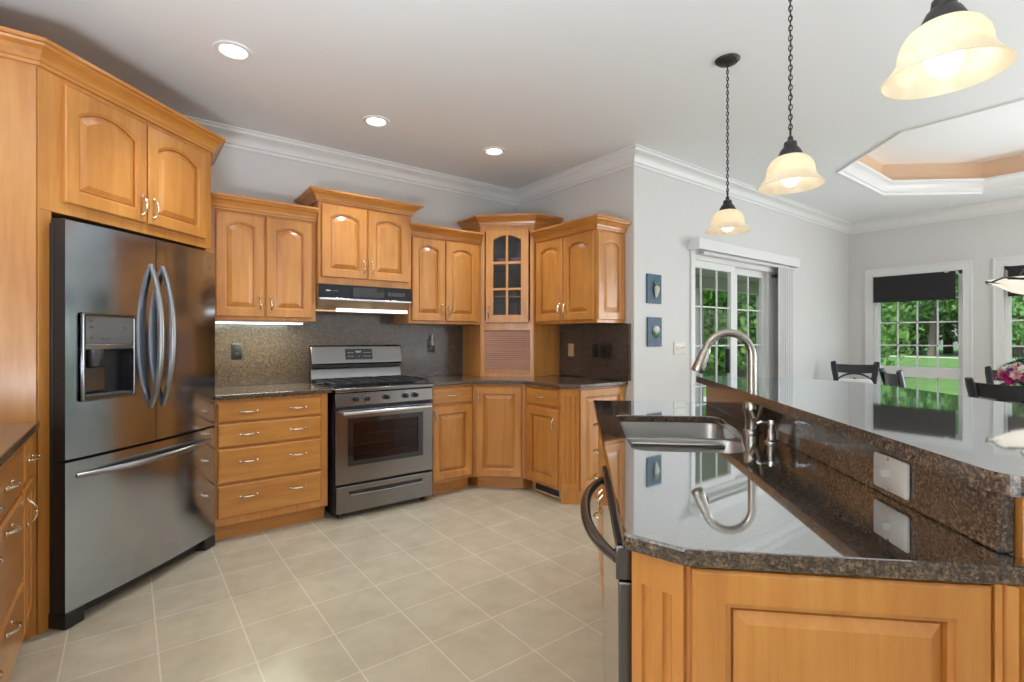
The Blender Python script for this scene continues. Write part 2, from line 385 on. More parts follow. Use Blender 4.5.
# ------------------------------------------------------------------ cabinet kit (local frame: x right, y into the wall, z up, front at y=0)
def frame_rings(x0, x1, z0, z1, arch, fr=None, bv=.042):
    n = 12
    def lp(ins, y, rise):
        a, b, c, e = x0 + ins, x1 - ins, z0 + ins, z1 - ins
        top = e - rise; pts = [(a, y, c), (b, y, c)]
        for k in range(n + 1):
            q = k / n; x = b + (a - b) * q
            pts.append((x, y, top + rise * (1 - (2 * q - 1) ** 2)))
        return pts
    w = x1 - x0; fr = fr or min(.058, w * .19); rs = .155 * (w - 2 * fr) if arch else 0
    R = [lp(0, 0, 0), lp(0, -.015, 0), lp(.005, -.02, 0), lp(fr, -.02, rs), lp(fr + .002, -.0155, rs), lp(fr + .009, -.0135, rs), lp(fr + .0105, -.001, rs), lp(fr + .0145, -.001, rs), lp(fr + .0155, -.007, rs), lp(fr + bv, -.0175, rs * .95)]
    return R
def pull(mb, x, y, z, vert=True, L=.048, out=.026):
    pts = []; rs = []
    for k in range(13):
        q = -1 + k / 6.; a = q * L; o = out * (1 - abs(q) ** 2.6)
        pts.append((x, y - o - .002, z + a) if vert else (x + a, y - o - .002, z)); rs.append(.0042 + .0018 * (1 - abs(q)))
    mb.tube(pts, rs, 8)
    for q in (-1, 1):
        c = (x, y - .004, z + q * L) if vert else (x + q * L, y - .004, z)
        mb.ell(c, .0085, .006, .0085, 10, 6)
    c = (x, y - out - .002, z); mb.ell(c, .0075, .007, .0075, 10, 6)
    return mb
def door(par, x0, x1, z0, z1, arch=True, hx=None, hz=None, m=None, hv=True):
    o = obj('door', MB().loops(frame_rings(x0, x1, z0, z1, arch)), m or wood_v, par, smooth=False)
    if hx is not None: obj('handle', pull(MB(), hx, -.02, hz), pull_m, o)
    return o
def drawer(par, x0, x1, z0, z1, hs, hz=None):
    rg = lambda i, y: [(x0 + i, y, z0 + i), (x1 - i, y, z0 + i), (x1 - i, y, z1 - i), (x0 + i, y, z1 - i)]
    o = obj('drawer', MB().loops([rg(0, 0), rg(0, -.012), rg(.003, -.016), rg(.007, -.0185), rg(.010, -.02)]), wood_x, par, smooth=False)
    for h in hs: obj('handle', pull(MB(), h, -.02, (z0 + z1) / 2 if hz is None else hz, False), pull_m, o)
    return o
def crown(par, path, z, hgt=.1, out=.075, m=None):
    k = hgt / .1; j = out / .075
    pr = [(-.002, 0), (.012, 0), (.014, .014), (.02, .018), (.024, .034), (.042, .058), (.06, .07), (.064, .08), (.075, .083), (.075, .1), (-.002, .1)]
    return obj('crown_molding', MB().sweep([(o * j, z + q * k) for o, q in pr], path), m or wood_x, par, ang=14)
def wall_cab(name, label, loc, rz, w, h, dep, doors, hz=.115, cr=.092, crl=True, crr=True):
    t = thing(name, label, 'cabinet', loc, rz, None)
    obj('body', MB().box(0, w, 0, dep, 0, h), wood_v, t, bevel=.002)
    for x0, x1, hx in doors: door(t, x0, x1, hz - .09, h - .015, True, hx, hz)
    path = ([(0, dep)] if crl else []) + [(0, 0), (w, 0)] + ([(w, dep)] if crr else [])
    crown(t, path, h, cr)
    return t

# ---- refrigerator enclosure
FC = P(1.853, -2.28)
e = thing('refrigerator_cabinet', 'tall honey maple cabinet surround built over the black refrigerator', 'cabinet', FC, rad(45))
obj('body', MB().box(0, 1.013, 0, .6, 1.815, 2.42), wood_v, e, bevel=.002)
obj('stile', MB().box(0, .055, 0, .6, 0, 1.814), wood_v, e, bevel=.002)
obj('stile', MB().box(.972, 1.013, 0, .6, 0, 1.814), wood_v, e, bevel=.002)
lp = [(-.003, .006), (-.455, .458), (-.44, .472), (.0, .05)]
obj('side_panel', MB().prism(lp, 0, 2.42), wood_v, e)
rp = [(1.014, .004), (1.38, .37), (1.366, .384), (1.014, .03)]
obj('side_panel', MB().prism(rp, 0, 2.42), wood_v, e)
door(e, .10, .525, 1.868, 2.392, True, .493, 1.955); door(e, .535, .952, 1.868, 2.392, True, .565, 1.955)
crown(e, [(-.455, .455), (0, 0), (1.013, 0), (1.379, .366)], 2.42, .095, .075)

# ---- refrigerator
f = thing('refrigerator', 'black stainless french door refrigerator with ice and water dispenser', 'refrigerator', P(1.895, -2.197), rad(45))
FW = .90
def bow(x): return -.02 * (1 - ((x - FW / 2) / (FW / 2)) ** 2)
def curved(mb, x0, x1, z0, z1, yb=.062, n=8, r=.0):
    xs_ = [x0 + (x1 - x0) * k / n for k in range(n + 1)]
    pts = [(x0, yb)] + [(x, bow(x)) for x in xs_] + [(x1, yb)]
    return mb.prism(pts, z0, z1)
obj('body', MB().box(.004, FW - .004, .07, .66, .06, 1.765), ss_side, f, bevel=.004)
obj('hinge_cover', MB().box(.01, .07, .03, .12, 1.766, 1.785), black, f, bevel=.004)
obj('hinge_cover', MB().box(FW - .07, FW - .01, .03, .12, 1.766, 1.785), black, f, bevel=.004)
dx0, dx1, dz0, dz1 = .062, .322, .985, 1.372
mb = MB(); curved(mb, .0, dx0, .735, 1.775, n=3); curved(mb, dx1, .446, .735, 1.775, n=3); curved(mb, dx0, dx1, dz1, 1.775, n=4); curved(mb, dx0, dx1, .735, dz0, n=4)
side_pick = lambda n: 1 if abs(n.x) > .8 else 0
ld = obj('door', mb, [ss, ss_side], f, pick=side_pick)
obj('dispenser_frame', MB().loops([[(x, y, z) for x, z in rpoly([(dx0 + i, dz0 + i), (dx1 - i, dz0 + i), (dx1 - i, dz1 - i), (dx0 + i, dz1 - i)], .012, 3)] for i, y in ((-.006, -.014), (-.006, -.023), (0, -.0255), (.008, -.023), (.009, .0))], True, False, False), ss_range, ld)
obj('dispenser_panel', MB().box(dx0 + .008, dx1 - .008, -.019, .03, 1.235, dz1 - .008), mat('dispenser_panel_grey', (.21, .22, .225), .25, .5), ld, bevel=.003)
obj('dispenser_trim', MB().box(dx0 + .008, dx1 - .008, -.02, .03, 1.212, 1.234), ss_bright, ld, bevel=.002)
mb = MB()
a_ = [(dx0 + .008, dz0 + .008), (dx1 - .008, dz0 + .008), (dx1 - .008, 1.21), (dx0 + .008, 1.21)]
mb.loops([[(x, y, z) for x, z in a_] for y in (-.015, .05)], True, False, True)
obj('dispenser_recess', mb, black, ld)
obj('dispenser_tray', MB().box(dx0 + .012, dx1 - .012, -.014, .045, dz0 + .009, dz0 + .022), dgrey, ld, bevel=.003)
obj('water_nozzle', MB().lathe([(.035, .0), (.033, -.03), (.024, -.05), (.018, -.075)], 14, (dx0 + .085, .018, 1.209), True, True), dgrey, ld)
obj('ice_chute', MB().box(dx0 + .02, dx0 + .15, .025, .046, dz0 + .03, 1.13), ss_range, ld, bevel=.006)
for bx, bz, bw in ((dx0 + .03, 1.34, .02), (dx0 + .03, 1.31, .015), (dx1 - .06, 1.34, .02), (dx1 - .06, 1.31, .015), (dx0 + .03, 1.262, .015), (dx0 + .09, 1.259, .04), (dx1 - .06, 1.262, .015)):
    obj('button', MB().box(bx, bx + bw, -.0202, -.0188, bz, bz + .004), ss_bright, ld)
mb = MB(); curved(mb, .452, FW, .735, 1.775); rdoor = obj('door', mb, [ss, ss_side], f, pick=side_pick)
def bigbow(a, b, out, r, flat=1.):
    a = Vector(a); b = Vector(b); pts = []
    for k in range(19):
        q = -1 + k / 9.; o = out * (1 - abs(q) ** 2.4)
        pts.append(a.lerp(b, k / 18) + Vector((0, -o, 0)))
    return MB().tube(pts, [r * (.75 + .25 * (1 - abs(-1 + k / 9.) ** 4)) for k in range(19)], 10, True, flat)
obj('handle', bigbow((.418, -.018, .905), (.418, -.018, 1.64), .062, .017), ss_hd, ld)
obj('handle', bigbow((.492, -.018, .905), (.492, -.018, 1.64), .062, .017), ss_hd, rdoor)
mb = MB(); curved(mb, .0, FW, .075, .722, n=10); fz = obj('freezer_drawer', mb, [ss, ss_side], f, pick=side_pick)
obj('handle', bigbow((.05, -.0, .655), (.85, -.0, .655), .075, .0145), ss_hd, fz)
obj('grille', MB().box(.09, FW - .09, .04, .09, .02, .066), black, f)
obj('foot', MB().box(.0, .085, -.004, .12, .002, .07), black, f, bevel=.006)
obj('foot', MB().box(FW - .085, FW, -.004, .12, .002, .07), black, f, bevel=.006)

# ---- wall cabinets on the back wall
wall_cab('wall_cabinet', 'two door maple wall cabinet between refrigerator and range hood, strip light beneath', (.432, 3.84, 1.385), 0, .675, .735, .325,
         [(.03, .322, .295), (.335, .645, .365)], crl=False, crr=False)
wall_cab('wall_cabinet', 'raised two door maple wall cabinet directly above the range hood', (1.1085, 3.785, 1.665), 0, .74, .60, .38, [(.02, .362, .335), (.372, .715, .40)], .14, cr=.08)
wall_cab('wall_cabinet', 'narrow two door maple wall cabinet between range hood and corner glass cabinet', (1.856, 3.84, 1.385), 0, .708, .735, .325,
         [(.022, .335, .305), (.345, .68, .375)], crl=True, crr=False)
t = thing('under_cabinet_light', 'thin lit strip lamp under the wall cabinet beside the refrigerator', 'light', (.47, 3.88, 1.384))
obj('housing', MB().box(0, .56, 0, .07, -.012, -.001), white_pl, t); obj('lens', MB().box(.005, .555, .004, .066, -.02, -.0125), strip_m, t)
light('strip_lamp', 'AREA', (.75, 3.93, 1.36), (0, 0, 0), energy=4, shape='RECTANGLE', size=.55, size_y=.06, color=(.88, 1., .72))
# ---- wall cabinet on the return wall
t = wall_cab('wall_cabinet', 'two door maple wall cabinet nearest the doorway wall end, panelled pale side', (2.92, 3.468, 1.385), rad(-90), .742, .735, .325, [(.02, .362, .332), (.372, .715, .402)], crl=False, crr=True)
M = Matrix.Translation((.742, 0, 0)) @ Matrix.Rotation(rad(90), 4, 'Z')
obj('side_panel', MB(M).loops([[(x, y * .6, z) for x, y, z in r] for r in frame_rings(.004, .321, .025, .72, True)]), wood_v, t, smooth=False)

# ---- corner glass cabinet
cz = .9155
t = thing('corner_cabinet', 'diagonal corner maple cabinet with glass door above a tambour appliance garage', 'cabinet', (2.57, 3.84, cz), rad(-45))
FWD = .495; hT = 2.285 - cz
def L2(x, y):   # world xy to this local frame
    v_ = Matrix.Rotation(rad(45), 2) @ Vector((x - 2.57, y - 3.84)); return (v_.x, v_.y)
def wpr(mb, pts, z0, z1): return mb.prism([L2(*p) for p in pts], z0, z1)
obj('side_panel', wpr(MB(), [(2.571, 3.842), (2.589, 3.835), (2.589, 4.145), (2.571, 4.145)], 0, hT), wood_v, t)
obj('side_panel', wpr(MB(), [(2.915, 3.491), (3.225, 3.491), (3.225, 3.509), (2.905, 3.509)], 0, hT), wood_v, t)
ins = [(2.59, 3.84), (2.92, 3.51), (3.224, 3.51), (3.224, 4.144), (2.59, 4.144)]
obj('back_panel', wpr(MB(), [(2.59, 4.134), (3.224, 4.134), (3.224, 4.144), (2.59, 4.144)], 0, hT), wood_in, t)
obj('back_panel', wpr(MB(), [(3.214, 3.51), (3.224, 3.51), (3.224, 4.133), (3.214, 4.133)], 0, hT), wood_in, t)
for z in (.44, .72, 1.02): obj('shelf', wpr(MB(), [(2.60, 3.87), (2.93, 3.53), (3.213, 3.53), (3.213, 4.132), (2.60, 4.132)], z, z + .016), wood_in, t)
obj('top_panel', wpr(MB(), ins, hT - .018, hT - .001), wood_in, t)
st_ = .05
obj('face_frame', MB().box(0, st_ - .012, 0, .02, 0, hT).box(FWD - st_ + .012, FWD, 0, .02, 0, hT).box(st_ - .012, FWD - st_ + .012, 0, .02, hT - .05, hT).box(st_ - .012, FWD - st_ + .012, 0, .02, .42, .51).box(st_ - .012, FWD - st_ + .012, 0, .02, 0, .03), wood_v, t)
# glass door
x0, x1, z0, z1 = .05, .445, .485, hT - .03
fr = .068
def arc_loop(a, b, c, e, rise, y, n=12): return [(a, y, c), (b, y, c)] + [(b + (a - b) * k / n, y, e - rise + rise * (1 - (2 * k / n - 1) ** 2)) for k in range(n + 1)]
R = [arc_loop(x0, x1, z0, z1, 0, -.001), arc_loop(x0, x1, z0, z1, 0, -.015), arc_loop(x0 + .005, x1 - .005, z0 + .005, z1 - .005, 0, -.02), arc_loop(x0 + fr, x1 - fr, z0 + fr, z1 - fr + .012, .04, -.02), arc_loop(x0 + fr + .006, x1 - fr - .006, z0 + fr + .006, z1 - fr + .006, .04, -.012), arc_loop(x0 + fr + .006, x1 - fr - .006, z0 + fr + .006, z1 - fr + .006, .04, -.001), arc_loop(x0, x1, z0, z1, 0, -.001)]
gd = obj('glass_door', MB().loops(R, True, False, False), wood_v, t)
gx0, gx1, gz0, gz1 = x0 + fr, x1 - fr, z0 + fr, z1 - fr
mb = MB().box((gx0 + gx1) / 2 - .011, (gx0 + gx1) / 2 + .011, -.018, -.009, gz0, gz1 + .01)
for k in (1, 2): zz = gz0 + (gz1 - gz0) * k / 3; mb.box(gx0, gx1, -.0175, -.009, zz - .011, zz + .011)
obj('muntin_frame', mb, wood_v, gd, bevel=.002)
obj('glass_pane', MB().box(gx0, gx1, -.007, -.004, gz0, gz1 + .006), cab_glass, gd)
obj('handle', pull(MB(), x0 + .032, -.02, z0 + .1), pull_m, gd)
mb = MB(); zb, zt = .03, .42
nsl = 20; pr = []
for k in range(nsl):
    z = zb + (zt - zb) * k / nsl; dz = (zt - zb) / nsl
    for q in range(5): pr.append((.012 - .006 * math.sin(PI * (q + .3) / 5), z + dz * q / 5))
mb.loops([[(x, y, z) for y, z in pr] for x in (st_ - .012, FWD - st_ + .012)], False, False, False)
obj('tambour_door', mb, wood('tambour_wood', (.22, 2.6, 2.6), (.36, .15, .085), (.42, .19, .11), (.47, .23, .14)), t)
obj('tambour_rail', MB().box(st_ - .008, FWD - st_ + .008, -.004, .006, .03, .052), wood_x, t, bevel=.002)
pa = [L2(2.571, 4.13), L2(2.571, 3.84), L2(2.92, 3.491), L2(3.21, 3.491)]
crown(t, pa, hT, .09, .075)
# things behind the glass
def cup(loc, r, h, c, label, kind='cup'):
    o = obj(kind, MB().lathe([(.0, 0), (r * .7, 0), (r * .95, h * .3), (r, h), (r - .004, h), (r * .9 - .004, h * .3), (0, .006)], 16), mat(kind + '_glaze', c, .3)); o.location = loc
    tag(o, label, 'dish'); return o
q = lambda a, b: (Matrix.Translation((2.57, 3.84, 0)) @ Matrix.Rotation(rad(-45), 4, 'Z') @ Vector((a, b, 0)))
for a, b, z, r, h, c, lb, kd in ((.15, .10, .457, .036, .10, (.20, .32, .12), 'green cup low in the corner glass cabinet, leftmost', 'cup'),
                         (.205, .12, .457, .032, .08, (.75, .62, .2), 'yellow cup low in the corner glass cabinet beside the green cup', 'cup'),
                         (.29, .10, .457, .034, .11, (.62, .25, .33), 'pink cup low in the corner glass cabinet right of the muntin', 'cup'),
                         (.35, .12, .457, .03, .06, (.8, .8, .82), 'small white cup low in the corner glass cabinet, rightmost', 'cup'),
                         (.18, .13, 1.037, .06, .05, (.62, .22, .28), 'rose bowl on the top shelf of the corner glass cabinet, left', 'bowl'),
                         (.32, .13, 1.037, .06, .055, (.66, .26, .33), 'rose bowl on the top shelf of the corner glass cabinet, right', 'bowl')):
    w_ = q(a, b); cup((w_.x, w_.y, cz + z), r, h, c, lb, kd)

# ---- base cabinets
TK = .1; BH = .883
def base(name, label, loc, rz, w, dep=.59):
    t = thing(name, label, 'cabinet', loc, rz)
    obj('body', MB().box(0, w, 0, dep, TK, BH), wood_v, t, bevel=.002)
    obj('toe_kick', MB().box(0, w, .07, dep, 0, TK - .001), wood_x, t)
    return t
F = base('base_cabinet', 'maple base cabinet of four wide drawers between refrigerator and range', (.425, 3.555, 0), 0, .68)
for z0, z1 in ((.742, .862), (.588, .732), (.365, .577), (.15, .354)): drawer(F, .012, .632, z0, z1, (.185, .48), (z0 + z1) / 2 + (.02 if z1 - z0 > .18 else 0))
G = base('base_cabinet', 'narrow maple base cabinet, one drawer over one door, right of range', (1.9, 3.555, 0), 0, .399)
drawer(G, .012, .388, .735, .862, (.2,)); door(G, .012, .388, .125, .715, False, .035, .64)
Hc = thing('base_cabinet', 'diagonal corner maple base cabinet with a single full height door', 'cabinet', (2.3, 3.555, 0), rad(-45))
obj('body', MB().prism([(0.001, .001), (.4445, .001), (.885, .441), (.237, 1.085), (-.416, .418)], TK, BH), wood_v, Hc)
obj('toe_kick', MB().prism([(.029, .07), (.4165, .07), (.78, .43), (.237, .98), (-.31, .42)], 0, TK - .001), wood_x, Hc)
door(Hc, .03, .415, .115, .86, False, .058, .76)
I = thing('base_cabinet', 'maple base cabinet ending in a fluted corner post and pale end panel', 'cabinet', (2.615, 3.239, 0), rad(-90))
obj('body', MB().prism([(0, 0), (.429, 0), (.514, .105), (.514, .625), (0, .625)], TK, BH), wood_v, I)
obj('toe_kick', MB().prism([(0, .07), (.43, .07), (.475, .125), (.475, .62), (0, .62)], 0, TK - .001), wood_x, I)
drawer(I, .03, .405, .735, .862, (.2,)); door(I, .03, .405, .125, .715, False, .37, .60)
ang = math.atan2(.105, .085); Mp = Matrix.Translation((.429, 0, 0)) @ Matrix.Rotation(ang, 4, 'Z')
def fluted(M, w, z0, z1, n=3, th=.014):
    mb = MB(M); pts = [(0.002, 0), (.002, -th)]
    fw = .018; gap = (w - n * fw) / (n + 1)
    for k in range(n):
        a = gap + k * (fw + gap); pts += [(a, -th)] + [(a + fw * (1 - math.cos(PI * q / 6)) / 2, -th + .009 * math.sin(PI * q / 6)) for q in range(1, 6)] + [(a + fw, -th)]
    pts += [(w - .002, -th), (w - .002, 0)]
    mb.prism(pts, z0 + .06, z1 - .06)
    mb.box(.002, w - .002, -th, 0, z0, z0 + .06); mb.box(.002, w - .002, -th, 0, z1 - .06, z1)
    return mb
obj('fluted_post', fluted(Mp, .135, TK, BH), wood_v, I)
obj('plinth_block', MB(Mp).box(.0, .135, .012, .05, 0, TK - .001), wood_v, I)
Me = Matrix.Translation((.514, .105, 0)) @ Matrix.Rotation(rad(90), 4, 'Z')
obj('end_panel', MB(Me).loops([[(x, y * .7, z) for x, y, z in r] for r in frame_rings(.004, .516, TK, .87, False)]), wood_v, I, smooth=False)
obj('end_plinth', MB(Me).box(.02, .515, .025, .045, 0, TK - .001), wood_v, I)
# toe kick register
t = thing('floor_register', 'beige framed dark louvred air register in the toe kick by the doorway', 'vent', (2.6825, 3.2, 0), rad(-90))
obj('frame', MB().box(0, .32, -.008, .0, .012, .022).box(0, .32, -.008, 0, .082, .094).box(0, .014, -.008, 0, .022, .082).box(.306, .32, -.008, 0, .022, .082), almond, t, bevel=.001)
mb = MB().box(.014, .306, -.002, 0, .022, .082)
for k in range(24): x = .02 + k * .012; mb.box(x, x + .005, -.006, -.002, .022, .082)
obj('louvre_panel', mb, mat('register_grey', (.07, .075, .085), .4, .3), t)
# countertops and splash
def top(name, label, outer, holes, z0=.884, z1=.914, m=None):
    o = obj(name, MB().slab(outer, holes, z0, z1), m or gran, None, bevel=.006, smooth=False); return tag(o, label, 'countertop')
top('countertop', 'brown granite countertop over the four drawer cabinet left of the range', [(.42, 3.52), (1.128, 3.52), (1.128, 4.145), (.42, 4.145)], [])
top('countertop', 'brown granite corner countertop wrapping from range to doorway wall', [(1.897, 3.52), (2.286, 3.52), (2.58, 3.226), (2.58, 2.79), (2.70, 2.69), (3.246, 2.69), (3.246, 4.145), (1.897, 4.145)], [])
o = obj('backsplash', MB().loops([[(x, y, z) for x, z in ((.42, .9155), (2.565, .9155), (2.565, 1.383), (1.862, 1.383), (1.862, 1.5), (1.108, 1.5), (1.108, 1.383), (.42, 1.383))] for y in (4.147, 4.168)]), gran, smooth=False)
tag(o, 'polished granite backsplash slab behind range and counters on back wall', 'backsplash')
o = obj('backsplash', MB().box(3.228, 3.249, 2.66, 3.488, .9155, 1.383), gran, bevel=.003); tag(o, 'dark granite backsplash slab on the short wall by the doorway', 'backsplash')

# ---- left run of base cabinets
A = base('base_cabinet', 'narrow maple base cabinet with arched pull, tucked against refrigerator surround', (-.332, 2.655, 0), rad(90), .24, .6)
drawer(A, .012, .228, .70, .862, (.12,)); door(A, .012, .228, .12, .68, False, .045, .585)
B = base('base_cabinet', 'wide maple drawer cabinet at the left edge, nearest the viewer', (-.332, 1.44, 0), rad(90), 1.213, .6)
for z0, z1, hz in ((.685, .862, .78), (.355, .67, .635), (.12, .34, .31)): drawer(B, .26, 1.2, z0, z1, (.56, .87), hz)
top('countertop', 'brown granite countertop at the left edge over the drawer cabinets', [(-.945, 1.41), (-.293, 1.41), (-.293, 2.898), (-.32, 2.912), (-.945, 2.912)], [])

# ---- range
r = thing('range', 'freestanding stainless gas range with five burners and black oven window', 'stove', (1.137, 3.49, 0))
RW = .754
obj('body', MB().box(0, RW, .035, .645, .03, .88), ss_side, r, bevel=.003)
for x in (.05, RW - .05):
    for y in (.07, .6): obj('foot', MB().lathe([(.018, 0), (.018, .012), (.01, .03)], 12, (x, y, 0), True, True), black, r)
dr = obj('storage_drawer', MB().box(.006, RW - .002, .0, .034, .04, .228), ss_range, r, bevel=.005)
obj('pull_slot', MB().loops([[(x, y, z) for x, z in rpoly([(.1, .168), (RW - .1, .168), (RW - .085, .19), (.085, .19)], .006, 3)] for y in (-.001, .002)]), black, dr)
obj('pull_lip', MB().tube([(.1, -.002, .163), (RW / 2, -.010, .160), (RW - .1, -.002, .163)], .006, 8), ss_range, dr)
od = obj('oven_door', MB().loops([[(x, y, z) for x, z in ((i, .24 + i), (RW - i, .24 + i), (RW - i, .765 - i), (i, .765 - i))] for i, y in ((0, .034), (0, .006), (.005, 0))] + [[(x, y, z) for x, z in ((.085, .365), (RW - .085, .365), (RW - .085, .70), (.085, .70))] for y in (0, .0, .03)], True, True, False), ss_range, r)
obj('window_frame', MB().box(.085, .125, .001, .012, .365, .70).box(RW - .125, RW - .085, .001, .012, .365, .70).box(.125, RW - .125, .001, .012, .665, .70).box(.125, RW - .125, .001, .012, .365, .40), blackgl, od)
obj('glass_pane', MB().box(.125, RW - .125, .004, .008, .40, .665), oven_glass, od)
obj('oven_liner', MB().box(.09, RW - .09, .026, .034, .37, .695), mat('oven_liner', (.26, .16, .14), .35, .3), od)
mb = MB()
for z in (.44, .51, .58):
    mb.cyl((.13, .018, z), (RW - .13, .018, z), .0025, n=6)
obj('oven_rack', mb, chrome, od)
mb = MB().tube([(.04, -.045, .742)] + [(.04 + (RW - .08) * k / 10, -.045 - .008 * math.sin(PI * k / 10), .742) for k in range(1, 10)] + [(RW - .04, -.045, .742)], .0135, 12)
for x in (.05, RW - .05): mb.tube([(x, .0, .742), (x, -.045, .742)], .011, 10)
obj('handle', mb, ss_bright, od)
cp = obj('control_panel', MB().loops([[(0, y, z), (RW, y, z)][0:2] + [(RW, y2, z2), (0, y2, z2)] for y, z, y2, z2 in ((.0, .785, .05, .785), (.006, .878, .05, .885))]), ss_range, r, bevel=.004)
for x in (.14, .222, .37, .52, .60):
    k = obj('knob', MB().loops([[(x + rr * math.cos(a), y, .833 + rr * math.sin(a)) for a in [2 * PI * i / 16 for i in range(16)]] for rr, y in ((.021, .004), (.021, -.008), (.018, -.012), (.016, -.03), (.013, -.033))]).box(x - .004, x + .004, -.038, -.03, .818, .85), black, r)
    obj('knob_ring', MB().loops([[(x + rr * math.cos(a), y, .833 + rr * math.sin(a)) for a in [2 * PI * i / 16 for i in range(16)]] for rr, y in ((.024, .004), (.024, -.004), (.0212, -.004))], True, False, False), chrome, k)
obj('cooktop', MB().box(-.004, RW + .004, -.012, .60, .884, .912), ss_range, r, bevel=.006)
obj('cooktop_well', MB().box(.02, RW - .02, .03, .575, .9125, .915), blackgl, r)
for cx in (.13, .377, .624):
    g = MB(); w = .112
    for x in (cx - w, cx + w): g.box(x - .006, x + .006, .05, .555, .932, .944)
    for y in (.05, .175, .30, .43, .555): g.box(cx - w, cx + w, y - .006, y + .006, .932, .944)
    g.box(cx - .006, cx + .006, .05, .555, .934, .946)
    for x in (cx - w, cx + w):
        for y in (.056, .30, .549): g.box(x - .006, x + .006, y - .006, y + .006, .9155, .932)
    obj('grate', g, iron, r, bevel=.002)
for x, y, rr in ((.13, .17, .045), (.13, .43, .035), (.377, .30, .042), (.624, .17, .04), (.624, .43, .032)):
    obj('burner', MB().lathe([(rr, .0), (rr, .008), (rr * .75, .010), (rr * .75, .016), (rr * .6, .019)], 18, (x, y, .9155), True, True), iron, r)
bgd = obj('backguard', MB().loops([[(x, y, z) for y, z in ((.605, .90), (.575, .915), (.588, 1.03), (.60, 1.05), (.565, 1.052), (.552, 1.06), (.585, 1.195), (.60, 1.205), (.645, 1.205), (.645, .90))] for x in (.0, RW)]), ss_range, r, bevel=.003)
def slant(z): return .552 + (z - 1.06) * (.033 / .135)
obj('display_panel', MB().loops([[(x, slant(z) - dy, z) for x, z in ((.265, 1.09), (.49, 1.09), (.49, 1.175), (.265, 1.175))] for dy in (-.002, .003)]), blackgl, bgd)
g = MB()
for z in (1.115, 1.145):
    for x in (.288, .305, .322, .375, .42, .437, .454, .471): g.box(x - .004, x + .004, slant(z) - .0042, slant(z) - .0025, z - .003, z + .003)
g.box(.35, .395, slant(1.15) - .0042, slant(1.15) - .0025, 1.141, 1.16)
obj('display_marks', g, mat('display_print', (.45, .47, .46), .5), bgd)
obj('vent_slot', MB().box(.0, RW, .56, .6, 1.03, 1.049), black, bgd)

# ---- hood
h = thing('range_hood', 'slim under cabinet range hood with black glass front and lit lens', 'range hood', (1.112, 3.775, 1.465))
obj('body', MB().loops([[(x, y, z) for y, z in ((.02, .08), (.085, .012), (.085, .0), (.365, .0), (.365, .198), (.02, .198))] for x in (0, .734)]), mat('hood_wood_reflection_steel', (.75, .5, .3), .3, .8), h)  # orange metal colour paints in the maple mirrored by the plain steel
obj('front_panel', MB().box(0, .734, .0, .019, .099, .198), blackgl2, h, bevel=.002)
obj('trim_strip', MB().box(0, .734, -.006, .03, .08, .098), ss_bright, h, bevel=.004)
obj('badge', MB().box(.05, .08, -.0015, .0, .147, .155), chrome, h); obj('badge', MB().box(.085, .14, -.001, .0, .148, .154), dgrey, h)
obj('control_buttons', MB().box(.25, .50, -.001, .0, .115, .185), blackgl, h); obj('control_buttons', MB().box(.53, .68, -.001, .0, .13, .16), blackgl, h)
obj('lamp_lens', MB().box(.15, .734, .072, .084, .0, .034), hood_l, h, bevel=.002)

# ---- wall plates
def plate(name, label, loc, rz, w=.072, hh=.116, m=black, kind='outlet', gangs=1, par=None):
    t = thing(name, label, kind, loc, rz)
    obj('cover_plate', MB().loops([[(x, y, z) for x, z in rpoly([(-w / 2 + i, -hh / 2 + i), (w / 2 - i, -hh / 2 + i), (w / 2 - i, hh / 2 - i), (-w / 2 + i, hh / 2 - i)], .004, 2)] for i, y in ((0, 0), (0, -.004), (.004, -.007))]), m, t)
    for g in range(gangs):
        cx = (g - (gangs - 1) / 2) * .046
        if kind == 'outlet':
            for z in (-.02, .02): obj('socket', MB().loops([[(cx + q * math.cos(a), y, z + q * .85 * math.sin(a)) for a in [2 * PI * i / 14 for i in range(14)]] for q, y in ((.017, -.007), (.017, -.009), (.015, -.0095))]), m, t)
        else:
            obj('toggle', MB().box(cx - .005, cx + .005, -.022, -.007, -.004, .01).box(cx - .007, cx + .007, -.0085, -.007, -.013, .013), m, t, bevel=.001)
            
            for z in (-.033, .033): obj('screw', MB().box(cx - .003, cx + .003, -.008, -.0068, z - .003, z + .003), chrome, t)
    return t
plate('wall_outlet', 'black outlet on the granite backsplash beside the refrigerator', (.635, 4.1465, 1.165), 0)
t = plate('wall_outlet', 'dark outlet with a white plug on backsplash right of the range', (2.225, 4.1465, 1.19), 0, m=dgrey)
obj('plug', MB().box(-.012, .012, -.04, -.0095, .005, .05).lathe([(.011, .05), (.009, .08), (.004, .115)], 10, (0, -.028, 0), True, True), white_pl, t, bevel=.002)
plate('wall_outlet', 'almond outlet on the dark splash next to the corner cabinet', (3.2275, 3.335, 1.155), rad(-90), m=almond)
plate('wall_outlet', 'black single outlet on the dark splash, left of the double plate', (3.2275, 3.028, 1.155), rad(-90))
plate('light_switch', 'black double switch plate on the dark splash nearest the wall end', (3.2275, 2.905, 1.155), rad(-90), w=.115, kind='switch', gangs=2)
plate('light_switch', 'white triple switch plate on wall left of the patio door', (3.87, YS - .001, 1.175), 0, w=.17, kind='switch', gangs=3, m=white_pl)
plate('light_switch', 'white toggle switch plate set sideways on the raised bar splash', P(1.185, .668, .968), rad(-135), w=.118, hh=.075, m=white_pl, kind='switch')

# ---- island (s along the run, t across it).  local frame: x = t, y = s, rotated -45
isl = rad(-45)
def iloc(s, t, z=0): return P(s, t, z)
